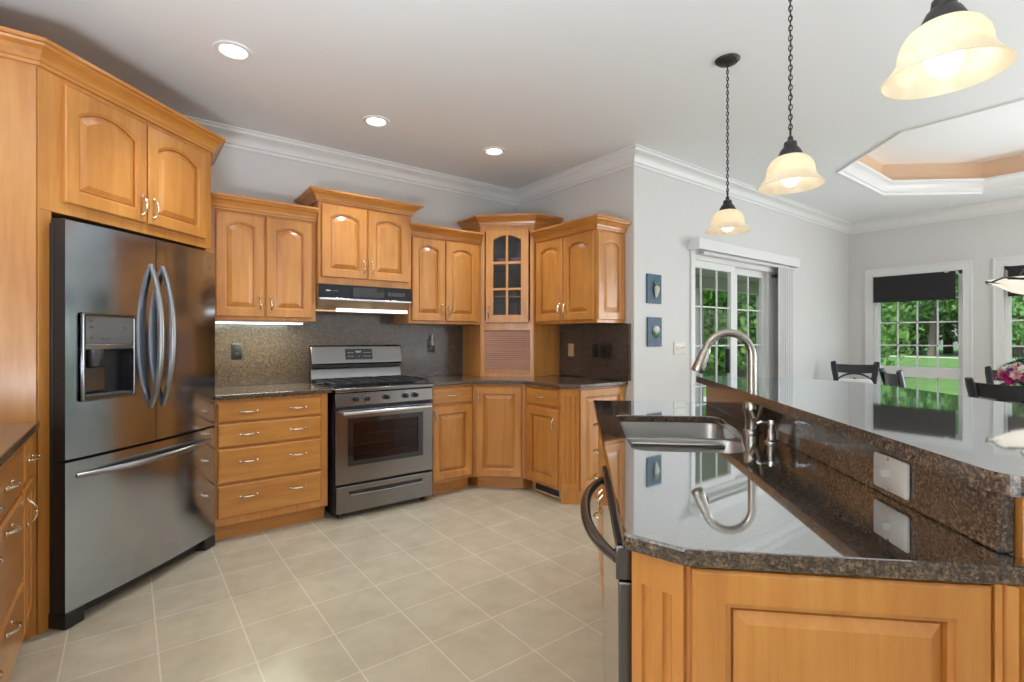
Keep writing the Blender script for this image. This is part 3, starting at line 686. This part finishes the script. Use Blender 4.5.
# local helper: bodies drawn directly in (t, s) coordinates with an Empty at the origin corner
base_l = (.86, .10)
def IS(name, label, cat, s, t, z=0): return thing(name, label, cat, P(s, t, z), isl)
# end cabinet with pilaster and raised panel, viewer side
e = IS('island_cabinet', 'maple island end with fluted corner post and raised panel under granite', 'cabinet', .885, .10)
obj('body', MB().prism([(0, .062), (.082, 0), (.592, 0), (.592, .062), (.0, .075)], .0, BH), wood_v, e)
ang = math.atan2(-.062, .082); Mp = Matrix.Translation((0, .062, 0)) @ Matrix.Rotation(ang, 4, 'Z')
obj('fluted_post', fluted(Mp, .1028, .0, BH, 2, .012), wood_v, e)
fr_ = frame_rings(.086, .533, -.02, .878, False, .052, .034)
obj('raised_panel', MB().loops([[(x, y * .9, z) for x, y, z in q] for q in fr_]), wood_v, e, smooth=False)
mb = MB(); pr = [(.536, 0), (.536, -.016), (.543, -.02), (.547, -.012), (.551, -.02), (.561, -.026), (.566, -.012), (.571, -.022), (.592, -.022), (.592, 0)]
mb.prism(pr, 0, BH); obj('corner_trim', mb, wood_v, e)
# dishwasher
dw = thing('dishwasher', 'black stainless dishwasher with bowed handle under the island counter', 'dishwasher', P(1.572, .118), rad(-135))
obj('body', MB().box(.004, .596, .001, .5, .09, .872), ss_side, dw)
dd = obj('door', MB().box(0, .6, -.045, 0, .11, .80).box(0, .6, -.05, 0, .803, .868), [ss_dw, ss_mirror], dw, bevel=.004, pick=lambda n: 1 if n.y < -.8 else 0)
obj('control_strip', MB().box(.01, .59, -.047, -.005, .8685, .873), black, dd)
obj('handle', bigbow((.02, -.045, .835), (.58, -.045, .835), .058, .0125), ss_dw, dd)
obj('toe_panel', MB().box(.01, .59, .03, .06, .0, .088), black, dw)
# sink base and drawer base on the kitchen side
t = thing('island_cabinet', 'maple sink base cabinet in the island next to the dishwasher', 'cabinet', P(2.395, .12), rad(-135))
obj('side_panel', MB().box(0, .02, .0, .52, TK, BH), wood_v, t); obj('side_panel', MB().box(.79, .81, .0, .52, TK, BH), wood_v, t)
obj('face_frame', MB().box(.02, .79, 0, .02, TK, TK + .04).box(.02, .79, 0, .02, .72, BH), wood_v, t)
obj('toe_kick', MB().box(0, .81, .07, .09, 0, TK - .001), wood_x, t)
obj('floor_panel', MB().box(.02, .79, .02, .52, TK, TK + .02), wood_in, t)
door(t, .012, .40, .12, .70, False, .37, .62); door(t, .41, .80, .12, .70, False, .44, .62)
obj('false_front', MB().box(.012, .80, -.02, 0, .725, .865), wood_x, t, bevel=.004)
t = thing('island_cabinet', 'maple three drawer cabinet at the far end of the island', 'cabinet', P(2.84, .12), rad(-135))
obj('body', MB().box(0, .444, 0, .5, TK, BH), wood_v, t); obj('toe_kick', MB().box(0, .444, .07, .5, 0, TK - .001), wood_x, t)
for z0, z1, hz in ((.77, .872, .83), (.60, .76, .70), (.44, .59, .575), (.115, .43, .38)): drawer(t, .012, .43, z0, z1, (.30,), hz)
# knee wall under the bar
kw = struct('wall_island', MB(Matrix.Rotation(isl, 4, 'Z')).box(.696, .83, .92, 2.80, 0, 1.034), paint, smooth=False)
t = IS('bar_end_panel', 'maple end panel closing the raised bar wall at right edge', 'panel', .918, .698)
obj('board', MB().box(0, .16, -.02, 0, 0, 1.03), wood_v, t, bevel=.003); obj('edge_trim', MB().box(.012, .03, -.03, -.0205, 0, 1.03).box(.04, .05, -.027, -.0205, 0, 1.03), wood_v, t, bevel=.002)
# island countertop with sink cutout
SK = [(1.60, .165), (2.325, .165), (2.345, .61), (1.95, .585), (1.60, .495)]
skp = rpoly(SK, [.05, .04, .06, .3, .07], 6)
MI = Matrix.Rotation(isl, 4, 'Z')    # x = t, y = s
o = obj('countertop', MB(MI).slab([(t_, s_) for s_, t_ in [(.918, .077), (2.865, .077), (2.89, .692), (.905, .692), (.905, .78), (.862, .78), (.862, .172)]], [[(t_, s_) for s_, t_ in skp]], .884, .914), [gran, gran_top], bevel=.005, smooth=False, pick=lambda n: 1 if n.z > .8 else 0)
tag(o, 'polished granite island countertop with undermount sink cutout', 'countertop')
o = obj('bar_backsplash', MB(MI).box(.67, .694, 0.91, 2.80, .9143, 1.0355), gran, bevel=.003, smooth=False); tag(o, 'long granite splash strip rising from island counter to raised bar', 'backsplash')
bp = rpoly([(.79, .60), (2.74, .60), (2.60, 1.06), (2.42, 1.24), (1.98, 1.285), (.79, 1.285)], [.05, .02, .12, .15, .6, .08], 7)
o = obj('raised_countertop', MB(MI).slab([(t_, s_) for s_, t_ in bp], [], 1.036, 1.067), [gran, gran_top], bevel=.006, smooth=False, pick=lambda n: 1 if n.z > .8 else 0); tag(o, 'raised polished granite bar top with curved dining side', 'countertop')
# sink
sk = IS('sink', 'stainless double bowl undermount sink in the island counter', 'sink', 1.96, .37, .88)
def bowl(pts, dep, rads):
    c = Vector((sum(p[0] for p in pts) / len(pts), sum(p[1] for p in pts) / len(pts)))
    def lp(k, z, dr=0): return [((q[1] - .37), (q[0] - 1.96), z) for q in rpoly([tuple(c + (Vector(p) - c) * k) for p in pts], [max(.01, x + dr) for x in rads], 6)]
    return [lp(1.10, .002), lp(1.0, .002), lp(.99, -.004), lp(.965, -dep + .03), lp(.93, -dep + .008), lp(.86, -dep), lp(.2, -dep - .006)]
for nm, pts, dep in (('bowl', [(1.592, .157), (1.965, .157), (1.965, .594), (1.592, .508)], .20), ('bowl', [(1.995, .157), (2.335, .157), (2.355, .62), (1.995, .598)], .23)):
    b = obj(nm, MB().loops(bowl(pts, dep, [.06] * len(pts)), True, False, True), ss_sink, sk)
    cx = sum(p[1] for p in pts) / len(pts) - .37; cy = sum(p[0] for p in pts) / len(pts) - 1.96
    obj('drain', MB().lathe([(.045, 0), (.043, .004), (.03, .003), (.028, -.004)], 18, (cx, cy, -dep - .003), False, True), chrome, b)
obj('divider', MB().box(-.20, .19, -.002, .04, -.035, -.012), ss_sink, sk, bevel=.006)
# faucet
fa = IS('faucet', 'brushed nickel gooseneck pull down faucet standing behind the sink', 'faucet', 1.97, .635, .9145)
obj('base', MB().lathe([(.031, 0), (.030, .006), (.024, .012), (.0235, .05), (.030, .075), (.031, .095), (.026, .118), (.0185, .135), (.016, .15)], 20, (0, 0, 0), True, True), nickel, fa)
pts = [(0, 0, .14), (0, 0, .21)]
cxr, czr, rr = -.083, .285, .083
pts += [(0, 0, .25)] + [(cxr + rr * math.cos(a), 0, czr + rr * math.sin(a)) for a in [k * rad(165) / 14 for k in range(15)]]
obj('gooseneck', MB().tube(pts, .0145, 14), nickel, fa)
a = rad(165); p0 = Vector((cxr + rr * math.cos(a), 0, czr + rr * math.sin(a))); dv = Vector((-math.sin(a), 0, math.cos(a)))
dv = (dv + Vector((-.16, 0, -.1))).normalized()
sh = obj('spray_head', MB().tube([p0 + dv * q for q in (-.005, .0, .012, .05, .085, .092)], [.0145, .0165, .018, .021, .024, .021], 16), nickel, fa)
obj('spray_button', MB().ell(tuple(p0 + dv * .05 + Vector((.02, 0, .004))), .008, .008, .02), black, sh)
obj('lever', MB().tube([(0, -.015, .080), (0, -.045, .052), (0, -.068, .052), (-.002, -.095, .085), (-.004, -.122, .125), (-.005, -.138, .152)], [.018, .016, .012, .0095, .009, .008], 12), nickel, fa)
sd = IS('soap_dispenser', 'small nickel soap dispenser beside the faucet', 'soap dispenser', 1.775, .633, .9145)
obj('base', MB().lathe([(.021, 0), (.02, .005), (.014, .01), (.0125, .04), (.01, .045), (.009, .06)], 16, (0, 0, 0), True, True), nickel, sd)
obj('spout', MB().lathe([(.012, .06), (.013, .066), (.012, .076)], 14, (0, 0, 0), True, True).tube([(.006, 0, .070), (-.03, 0, .069), (-.045, 0, .062)], [.008, .007, .006], 10), chrome, sd)

# ------------------------------------------------------------------ lamps
for (x, y), lb in (((.443, 3.0), 'nearest recessed ceiling light, above the refrigerator'), ((1.38, 3.37), 'middle recessed ceiling light, in line with the range'), ((2.36, 3.33), 'farthest recessed ceiling light, near the corner cabinet')):
    t = thing('recessed_light', lb, 'light', (x, y, H - .001))
    obj('trim_ring', MB().lathe([(.092, 0), (.09, -.006), (.07, -.009), (.062, -.003)], 28), vinyl, t)
    obj('lens', MB().lathe([(.0, -.003), (.061, -.003)], 28), lens_m, t)
    light('recessed_lamp', 'SPOT', (x, y, H - .03), (0, 0, 0), energy=41, spot_size=rad(104), spot_blend=.8, shadow_soft_size=.08, color=(.83, .90, 1.))
def chain(z0, z1):
    mb = MB(); L = .024; n = int((z1 - z0) / (L * .78)); st = (z1 - z0) / n
    for k in range(n):
        c = z0 + st * (k + .5); ringp = []
        for i in range(11):
            a = 2 * PI * i / 10; x, z = (.0062) * math.cos(a), L / 2 * math.sin(a)
            ringp.append((x, 0, c + z) if k % 2 else (0, x, c + z))
        mb.tube(ringp, .0022, 5, False)
    return mb
zs = 1.845
for s_, lb in ((2.875, 'farthest bell glass pendant lamp over the bar, whole bronze canopy in view'), (2.05, 'middle bell glass pendant lamp over the bar'), (1.232, 'nearest and largest bell glass pendant lamp over the bar, cropped by the frame')):
    t = thing('pendant_lamp', lb, 'lamp', P(s_, .80, zs), rad(20), 'pendant lamps over the bar')
    top_ = H - zs
    obj('canopy', MB().lathe([(.0, -.026), (.02, -.026), (.05, -.018), (.064, -.006), (.065, -.001)], 24, (0, 0, top_), False, True), bronze, t)
    obj('chain', chain(.215, top_ - .02), bronze, t)
    obj('cord', MB().tube([(.003 * math.sin(k * 1.9), .003 * math.cos(k * 1.9), .2 + (top_ - .22) * k / 24) for k in range(25)], .0016, 5), bronze, t)
    obj('socket_cap', MB().lathe([(.0, .19), (.008, .188), (.011, .172), (.022, .166), (.024, .148), (.032, .140), (.041, .122), (.043, .109), (.038, .106)], 20), bronze, t)
    mb = MB(); mb.tube([(.016 * math.cos(2 * PI * i / 12), 0, .205 + .016 * math.sin(2 * PI * i / 12)) for i in range(13)], .003, 6, False); obj('hanging_loop', mb, bronze, t)
    pr = [(q * .905, z * .95) for q, z in [(.036, .121), (.056, .115), (.074, .102), (.086, .083), (.092, .062), (.0935, .046), (.097, .036), (.110, .018), (.126, .001), (.1275, -.001)]]
    obj('shade', MB().lathe(pr + [(q - .004, z - .001) for q, z in pr[::-1]], 40), shade_m, t)
    obj('bulb', MB().ell((0, 0, .040), .036, .036, .043, 18, 12).cyl((0, 0, .085), (0, 0, .13), .016), bulb_m, t)

# ------------------------------------------------------------------ dining side
for (a, b), lb in zip(((1.50, 2.34), (.25, 1.09), (-1.0, -.16)), ('black fabric roman shade half lowered on the window nearest the patio door', 'black fabric roman shade on the window behind the chandelier', 'black fabric roman shade on the window beyond the frame')):
    t = thing('roman_shade', lb, 'blind', (XF - .055, b - .005, 1.72), rad(-90))
    w = b - a - .03
    obj('fabric', MB().loops([[(x, y, z) for y, z in ((.002, 0), (-.012, .004), (-.014, .02), (-.006, .034), (-.010, .045), (-.004, .06), (-.004, .33), (.006, .33), (.006, 0))] for x in (0, w)]), fabric, t)
    obj('head_rail', MB().box(.0, w, .0065, .03, .30, .34), trim_m, t)
    obj('bracket', MB().box(w - .1, w - .06, -.012, -.004, .315, .335), chrome, t, bevel=.002)
def chair(label, loc, face):
    t = thing('dining_chair', label, 'chair', (loc[0], loc[1], 0), math.atan2(face[1], face[0]) + rad(90), 'black dining chairs')
    # back posts at local y=0, seat toward -y
    def bez(q): return [(q * .165, .05, 0), (q * .16, .015, .22), (q * .158, .0, .45), (q * .168, .015, .65), (q * .186, .045, .80), (q * .205, .075, .93), (q * .214, .088, .985)]
    for q in (-1, 1):
        obj('leg', MB().tube(bez(q), [.015, .018, .020, .019, .019, .021, .017], 10, True, 2.0), chair_m, t)
        obj('leg', MB().tube([(q * .19, -.40, 0), (q * .2, -.39, .2), (q * .2, -.385, .445)], [.014, .017, .02], 10), chair_m, t)
    obj('seat', MB().loops([[(x, y, z) for x, y in rpoly([(-.22 + i, -.42 + i), (.22 - i, -.42 + i), (.205 - i, .0 - i), (-.205 + i, .0 - i)], .035, 4)] for i, z in ((.004, .445), (0, .452), (0, .468), (.008, .476))]), chair_m, t)
    def rail(z0, z1, y0, bowy, arch=0., k1=.6, hw=.2):
        rg = []
        for k in range(13):
            q = -1 + k / 6.; y = y0 + bowy * (1 - q * q); x = hw * q; dz = arch * (1 - q * q)
            rg.append([(x, y - .009, z0 + dz), (x, y + .009, z0 + dz), (x, y + .011 + .01, z1 + dz * k1), (x, y - .007 + .01, z1 + dz * k1)])
        return MB().loops(rg)
    obj('top_rail', rail(.862, .958, .055, .035, -.012, .6, .198), chair_m, t, bevel=.003)
    obj('arched_rail', rail(.762, .784, .03, .02, .078, 1., .18), chair_m, t, bevel=.002)
    obj('slat', MB().box(-.016, .016, .012, .024, .47, .80), chair_m, t)
    obj('lower_rail', rail(.52, .55, .005, .015, 0., .6, .155), chair_m, t)
    for z in (.25,): obj('stretcher', MB().cyl((-.155, .012, z), (.155, .012, z), .009).cyl((-.16, .012, z - .03), (-.195, -.385, z - .03), .009).cyl((.16, .012, z - .03), (.195, -.385, z - .03), .009), chair_m, t)
    return t
c1 = chair('black dining chair holding a white cushion in the corner by the first window', (6.73, 2.235), (-.94, -.34))
chair('black dining chair standing alone before the first dining window', (5.42, 1.44), (.54, -.84))
chair('nearest black dining chair, its back rail in front of the flowers', (4.74, .64), (1, -.03))
chair('black dining chair on the far side of the table behind the flowers', (6.55, .87), (-1, .03))
q = obj('cushion', MB().loops([[(x, y, z) for x, z in rpoly([(-.17 + i, i), (.17 - i, i), (.17 - i, .318 - i), (-.17 + i, .318 - i)], .05, 4)] for i, y in ((.045, -.05), (.012, -.04), (0, -.012), (.012, .015), (.045, .025))]), cush_m)
tag(q, 'white cushion standing on the corner chair seat', 'cushion'); q.location = Vector((6.73, 2.235, .4775)) + Vector((-.94, -.34, 0)) * .075; q.rotation_euler = (0, 0, math.atan2(-.34, -.94) + rad(90))
t = thing('dining_table', 'dark round pedestal dining table carrying the flowers', 'table', (5.8, .6, 0))
obj('tabletop', MB().lathe([(.0, .715), (.48, .715), (.52, .725), (.52, .742), (.505, .75), (.0, .75)], 48), table_m, t)
obj('pedestal', MB().lathe([(.10, .06), (.07, .12), (.05, .3), (.075, .5), (.06, .62), (.16, .714)], 20, (0, 0, 0), True, True), table_m, t)
for k in range(4):
    a = k * PI / 2 + .4; obj('leg', MB().tube([(.06 * math.cos(a), .06 * math.sin(a), .12), (.2 * math.cos(a), .2 * math.sin(a), .10), (.34 * math.cos(a), .34 * math.sin(a), .022)], [.035, .03, .022], 8), table_m, t)
fl = thing('flower_bouquet', 'bouquet of pink, white and teal flowers on the dining table', 'flowers', (5.60, .68, .751))
obj('vase', MB().lathe([(.0, 0), (.055, 0), (.07, .04), (.06, .09), (.045, .12), (.052, .13), (.046, .13), (.04, .12), (.0, .02)], 20), mat('vase_ceramic', (.7, .7, .72), .3), fl)
FM = [mat('petal_' + n, c, .6) for n, c in (('magenta', (.45, .02, .16)), ('pink', (.75, .42, .42)), ('cream', (.82, .74, .66)), ('teal', (.03, .16, .22)), ('violet', (.25, .05, .25)))]
def blossom(c, r, nrm):
    mb = MB(Matrix.Translation(c) @ nrm.to_track_quat('Z', 'Y').to_matrix().to_4x4())
    for lay in range(3):
        for k in range(7):
            a = 2 * PI * k / 7 + lay * .45; rr = r * (1 - .28 * lay); up = .15 + .35 * lay
            d = Vector((math.cos(a), math.sin(a), 0)); w = Vector((-math.sin(a), math.cos(a), 0)) * rr * .36
            b_ = d * .1 * rr; m_ = d * rr * .65 + Vector((0, 0, rr * up)); e_ = d * rr + Vector((0, 0, rr * (up * 1.1)))
            mb.quad(tuple(b_), tuple(m_ + w), tuple(e_), tuple(m_ - w))
    return mb
rn = random.Random(5)
for k in range(44):
    th = 2.4 * k; cp = 1 - 1.12 * (k + .5) / 44; sp = math.sqrt(max(0., 1 - cp * cp))
    nrm = Vector((math.cos(th) * sp, math.sin(th) * sp, cp))
    c = Vector((0, 0, .20)) + Vector((nrm.x * .17, nrm.y * .17, nrm.z * .13)) * rn.uniform(.9, 1.08)
    m_ = FM[0] if cp < .25 and k % 3 else FM[3] if cp > .78 else FM[(1, 2, 2, 1, 4, 2)[k % 6]]
    obj('flower', blossom(c, rn.uniform(.034, .046), nrm), m_, fl, smooth=False)
mb = MB()
for k in range(26):
    th = rn.uniform(0, 2 * PI); ph = rn.uniform(.2, 1.7); nrm = Vector((math.cos(th) * math.sin(ph), math.sin(th) * math.sin(ph), math.cos(ph)))
    e_ = Vector((0, 0, .19)) + nrm * .205; b_ = Vector((0, 0, .1)) + nrm * .05; w = nrm.cross(Vector((0, 0, 1))).normalized() * .02; m_ = (b_ + e_) / 2
    mb.quad(tuple(b_), tuple(m_ + w), tuple(e_), tuple(m_ - w))
    mb.tube([(0, 0, .08), tuple(b_), tuple(m_)], .002, 4)
obj('leaves', mb, mat('bouquet_leaf', (.03, .10, .04), .6), fl, smooth=False)
ch = thing('chandelier', 'bowl chandelier of pale glass with dark iron scroll over the dining table', 'lamp', (5.8, .6, 1.70))
obj('bowl', MB().lathe([(.0, -.10), (.10, -.092), (.2, -.06), (.29, .0), (.345, .035), (.36, .04), (.345, .042), (.28, .008), (.19, -.05), (.0, -.088)], 40), shade_glass('chandelier_glass', .35, (.9, .86, .8), (.95, .92, .88), (1, .95, .88)), ch)
mb = MB().tube([(.352 * math.cos(2 * PI * i / 40), .352 * math.sin(2 * PI * i / 40), .03 + .012 * math.sin(2 * PI * i / 40 * 8)) for i in range(41)], .007, 6, False)
obj('iron_band', mb, bronze, ch)
obj('stem', MB().lathe([(.012, -.086), (.012, .3), (.02, .32), (.012, .34), (.006, .42)], 14, (0, 0, 0), True, True), bronze, ch)
for k in range(3):
    a = 2 * PI * k / 3 + .3; ca, sa = math.cos(a), math.sin(a)
    obj('arm', MB().tube([(.012 * ca, .012 * sa, .20), (.12 * ca, .12 * sa, .17), (.2 * ca, .2 * sa, .06), (.26 * ca, .26 * sa, .0)], .006, 8), bronze, ch)
for k in range(8):
    a = 2 * PI * k / 8 + .25; pts = []
    for j in range(13):
        q = j / 12; rr = .352 - .19 * q; aa = a + .5 * math.sin(q * PI) * (1 - .3 * q)
        zz = .036 - .086 * (1 - ((rr - .0) / .352) ** 1.6) - .006
        pts.append((rr * math.cos(aa), rr * math.sin(aa), zz))
    obj('scroll', MB().tube(pts, .006, 6), bronze, ch)
obj('chain', chain(.42, 1.375), bronze, ch)
obj('canopy', MB().lathe([(.0, 1.37), (.05, 1.375), (.07, 1.397)], 20, (0, 0, 0), False, True), bronze, ch)
light('chandelier_bulb', 'POINT', (5.8, .6, 1.9), energy=3, shadow_soft_size=.12, color=(1, .9, .75))
# plaques
def plaque(label, x, z, kind):
    t = thing('wall_plaque', label, 'plaque', (x, YS - .001, z))
    obj('board', MB().box(-.095, .095, -.014, 0, -.122, .122), blue_m, t, bevel=.003)
    gm = mat('relief_green', (.12, .22, .12), .5); ym = mat('relief_cream', (.52, .56, .42), .5)
    if kind:
        obj('vegetable_relief', MB().loops([[(.012 + r_ * math.cos(a), -.014 - r_ * .5 * (1 + math.sin(a)), z_) for a in [2 * PI * i / 12 for i in range(12)]] for z_, r_ in ((-.075, .006), (-.06, .016), (-.03, .026), (0, .03), (.02, .026), (.03, .012))]), ym, t)
        mb = MB()
        for a in (-50, -25, 0, 28, 55): mb.tube([(.01, -.018, .028), (.01 + .03 * math.sin(rad(a)), -.022, .03 + .03 * math.cos(rad(a))), (.01 + .055 * math.sin(rad(a)), -.018, .03 + .045 * math.cos(rad(a)))], [.005, .008, .002], 6)
        obj('leaf_relief', mb, gm, t)
    else:
        obj('vegetable_relief', MB().ell((.01, -.018, .018), .042, .02, .036), mat('relief_white', (.62, .62, .56), .5), t)
        mb = MB()
        for a in (-95, -60, -30, 0, 30, 60, 95): mb.tube([(.01, -.016, .0), (.01 + .035 * math.sin(rad(a)), -.022, -.03 * math.cos(rad(a))), (.01 + .05 * math.sin(rad(a)), -.016, -.055 * math.cos(rad(a)) - .004)], [.008, .010, .002], 6)
        obj('leaf_relief', mb, gm, t)
plaque('upper blue wall plaque with a green long vegetable in relief', 3.50, 1.675, True)
plaque('lower blue wall plaque with a pale round vegetable in relief', 3.505, 1.315, False)

# ------------------------------------------------------------------ outdoors
grass = mat('lawn_grass', rough=.9)
tocol(grass, ramp(grass, noise(grass, coords(grass), 1.2, 6, .7), [(.3, (.075, .175, .035)), (.7, (.155, .30, .07))]))
GZ = -.35
struct('ground', MB().box(-40, 150, -90, 130, GZ - .2, GZ), grass, smooth=False)
conc = mat('pale_concrete', (.55, .54, .52), .8)
rd = []
struct('path', MB().loops([[(x, y, GZ + .01), (x + 1.8, y, GZ + .01), (x + 1.8, y, GZ + .04), (x, y, GZ + .04)] for x, y in ((48, -40), (50, -10), (51, 5), (52.5, 12), (55, 20), (61, 34))]), conc, smooth=False)
struct('patio_deck', MB().box(3.4, 12.6, YS + .3, 6.4, GZ + .0, -.06), conc, smooth=False)
porch = mat('porch_paint', (.52, .46, .44), .6)
t = thing('porch', 'covered back porch with posts and beam outside the patio door', 'porch', (7.4, 5.6, -.06))
obj('roof', MB().box(-3.9, 4.8, -2.8, .25, 2.52, 2.62), mat('porch_soffit', (.35, .33, .28), .7), t, smooth=False)
obj('beam', MB().box(-3.85, 4.7, -.1, .1, 2.30, 2.515), porch, t)
for x in (1.43, 3.95): obj('post', MB().box(x - .08, x + .08, -.08, .08, 0, 2.295), porch, t, bevel=.01)
bark = mat('tree_bark', (.14, .11, .09), .9)
leafm = []
for nme, a_, b_ in (('leaf_bright', (.10, .24, .03), (.28, .48, .09)), ('leaf_mid', (.08, .20, .04), (.22, .42, .09)), ('leaf_fresh', (.09, .24, .07), (.24, .46, .15))):
    m = mat(nme, rough=.7); n, l, bb = nt(m); c = ramp(m, noise(m, coords(m), .9, 3), [(.3, a_), (.7, b_)]); tocol(m, c)
    tr = n.new('ShaderNodeBsdfTranslucent'); l.new(c, tr.inputs[0]); mx = n.new('ShaderNodeMixShader'); mx.inputs[0].default_value = .35
    l.new(bb.outputs[0], mx.inputs[1]); l.new(tr.outputs[0], mx.inputs[2]); l.new(mx.outputs[0], n['Material Output'].inputs[0]); leafm.append(m)
def crown_mesh(seed, n, leaf):
    rn = random.Random(seed); mb = MB(); blobs = []
    for k in range(16):
        a = rn.uniform(0, 2 * PI); z = rn.uniform(-.9, 1.); q = math.sqrt(max(.05, 1 - z * z)) * rn.uniform(.35, .8)
        blobs.append((Vector((q * math.cos(a), q * math.sin(a), z * 1.05)), rn.uniform(.32, .5)))
    for k in range(n):
        c, r = rn.choice(blobs); d = Vector((rn.gauss(0, 1), rn.gauss(0, 1), rn.gauss(0, 1))).normalized()
        p = c + d * r * rn.uniform(.55, 1.08); nr = (d + Vector((rn.uniform(-1, 1), rn.uniform(-1, 1), rn.uniform(-.6, 1)))).normalized()
        u = nr.orthogonal().normalized(); w = nr.cross(u); s_ = leaf * rn.uniform(.6, 1.3)
        mb.quad(tuple(p - u * s_), tuple(p - w * s_ * .6), tuple(p + u * s_), tuple(p + w * s_ * .6))
    return mb
CM = []
for k in range(3):
    o = obj('foliage', crown_mesh(20 + k, 15000, .036), leafm[k], smooth=False); CM.append(o.data); bpy.data.objects.remove(o)
o = obj('trunk', MB().tube([(0, 0, 0), (.05, .02, .35), (-.03, .05, .7), (.02, 0, 1.)], [.09, .06, .05, .03], 9).tube([(0, .03, .55), (.2, .1, .8), (.35, .15, 1.)], [.035, .025, .01], 6).tube([(0, .03, .5), (-.22, -.08, .8), (-.32, -.15, .95)], [.035, .025, .01], 6), bark)
TM = o.data; bpy.data.objects.remove(o)
def tree(label, x, y, hgt, r, low, k, grp):
    t = thing('tree', label, 'tree', (x, y, GZ), random.uniform(0, 6), grp)
    c = bpy.data.objects.new('foliage', CM[k]); COL.objects.link(c); c.parent = t; zc = (hgt + low) / 2; c.location = (0, 0, zc); c.scale = (r, r, (hgt - low) / 2 / 1.3)
    b = bpy.data.objects.new('trunk', TM); COL.objects.link(b); b.parent = t; b.scale = (r * .75, r * .75, zc + (hgt - low) * .15)
FT = 'tall leafy tree beyond the lawn seen through the dining windows'
PT = 'leafy tree close behind the porch seen through the patio door'
for k, (x, y, hh, r, low) in enumerate(((60, 19, 17, 6, -.5), (64, 25, 18, 6, -.5), (58, 13.2, 16, 5, 2.6), (70, 14.5, 19, 6.5, -.5), (71, 6, 19, 6, -.5), (61, 8, 17, 5, -.3), (60, 0, 17, 5.5, -.5), (74, 22, 20, 7, -.5), (72, -3, 19, 6, -.5), (60, -7, 17, 6, .6))):
    tree(FT, x, y, hh, r, low, k % 3, 'trees beyond the lawn')
for k, (x, y, hh, r, low) in enumerate(((17, 9, 8, 2.6, .0), (21, 11.5, 10, 3.4, .2), (15, 10.5, 8, 2.8, .2), (24, 9.5, 11, 3.8, .0), (18, 14, 11, 3.8, .4), (27, 15, 13, 4.5, .0))):
    tree(PT, x, y, hh, r, low, (k + 1) % 3, 'trees behind the porch')
# repeats share a group phrase
GR = {'wall_cabinet': 'upper wall cabinets', 'base_cabinet': 'kitchen base cabinets', 'island_cabinet': 'island base cabinets', 'countertop': 'granite countertops', 'backsplash': 'granite backsplash slabs',
      'wall_outlet': 'outlets on the backsplash', 'light_switch': 'switch plates', 'recessed_light': 'recessed ceiling lights', 'roman_shade': 'roman shades on the dining windows', 'wall_plaque': 'blue vegetable plaques',
      'cup': 'dishes in the glass cabinet', 'bowl': 'dishes in the glass cabinet'}
for o in COL.objects:
    k = o.name.split('.')[0]
    if o.parent is None and 'label' in o and k in GR and 'group' not in o: o['group'] = GR[k]
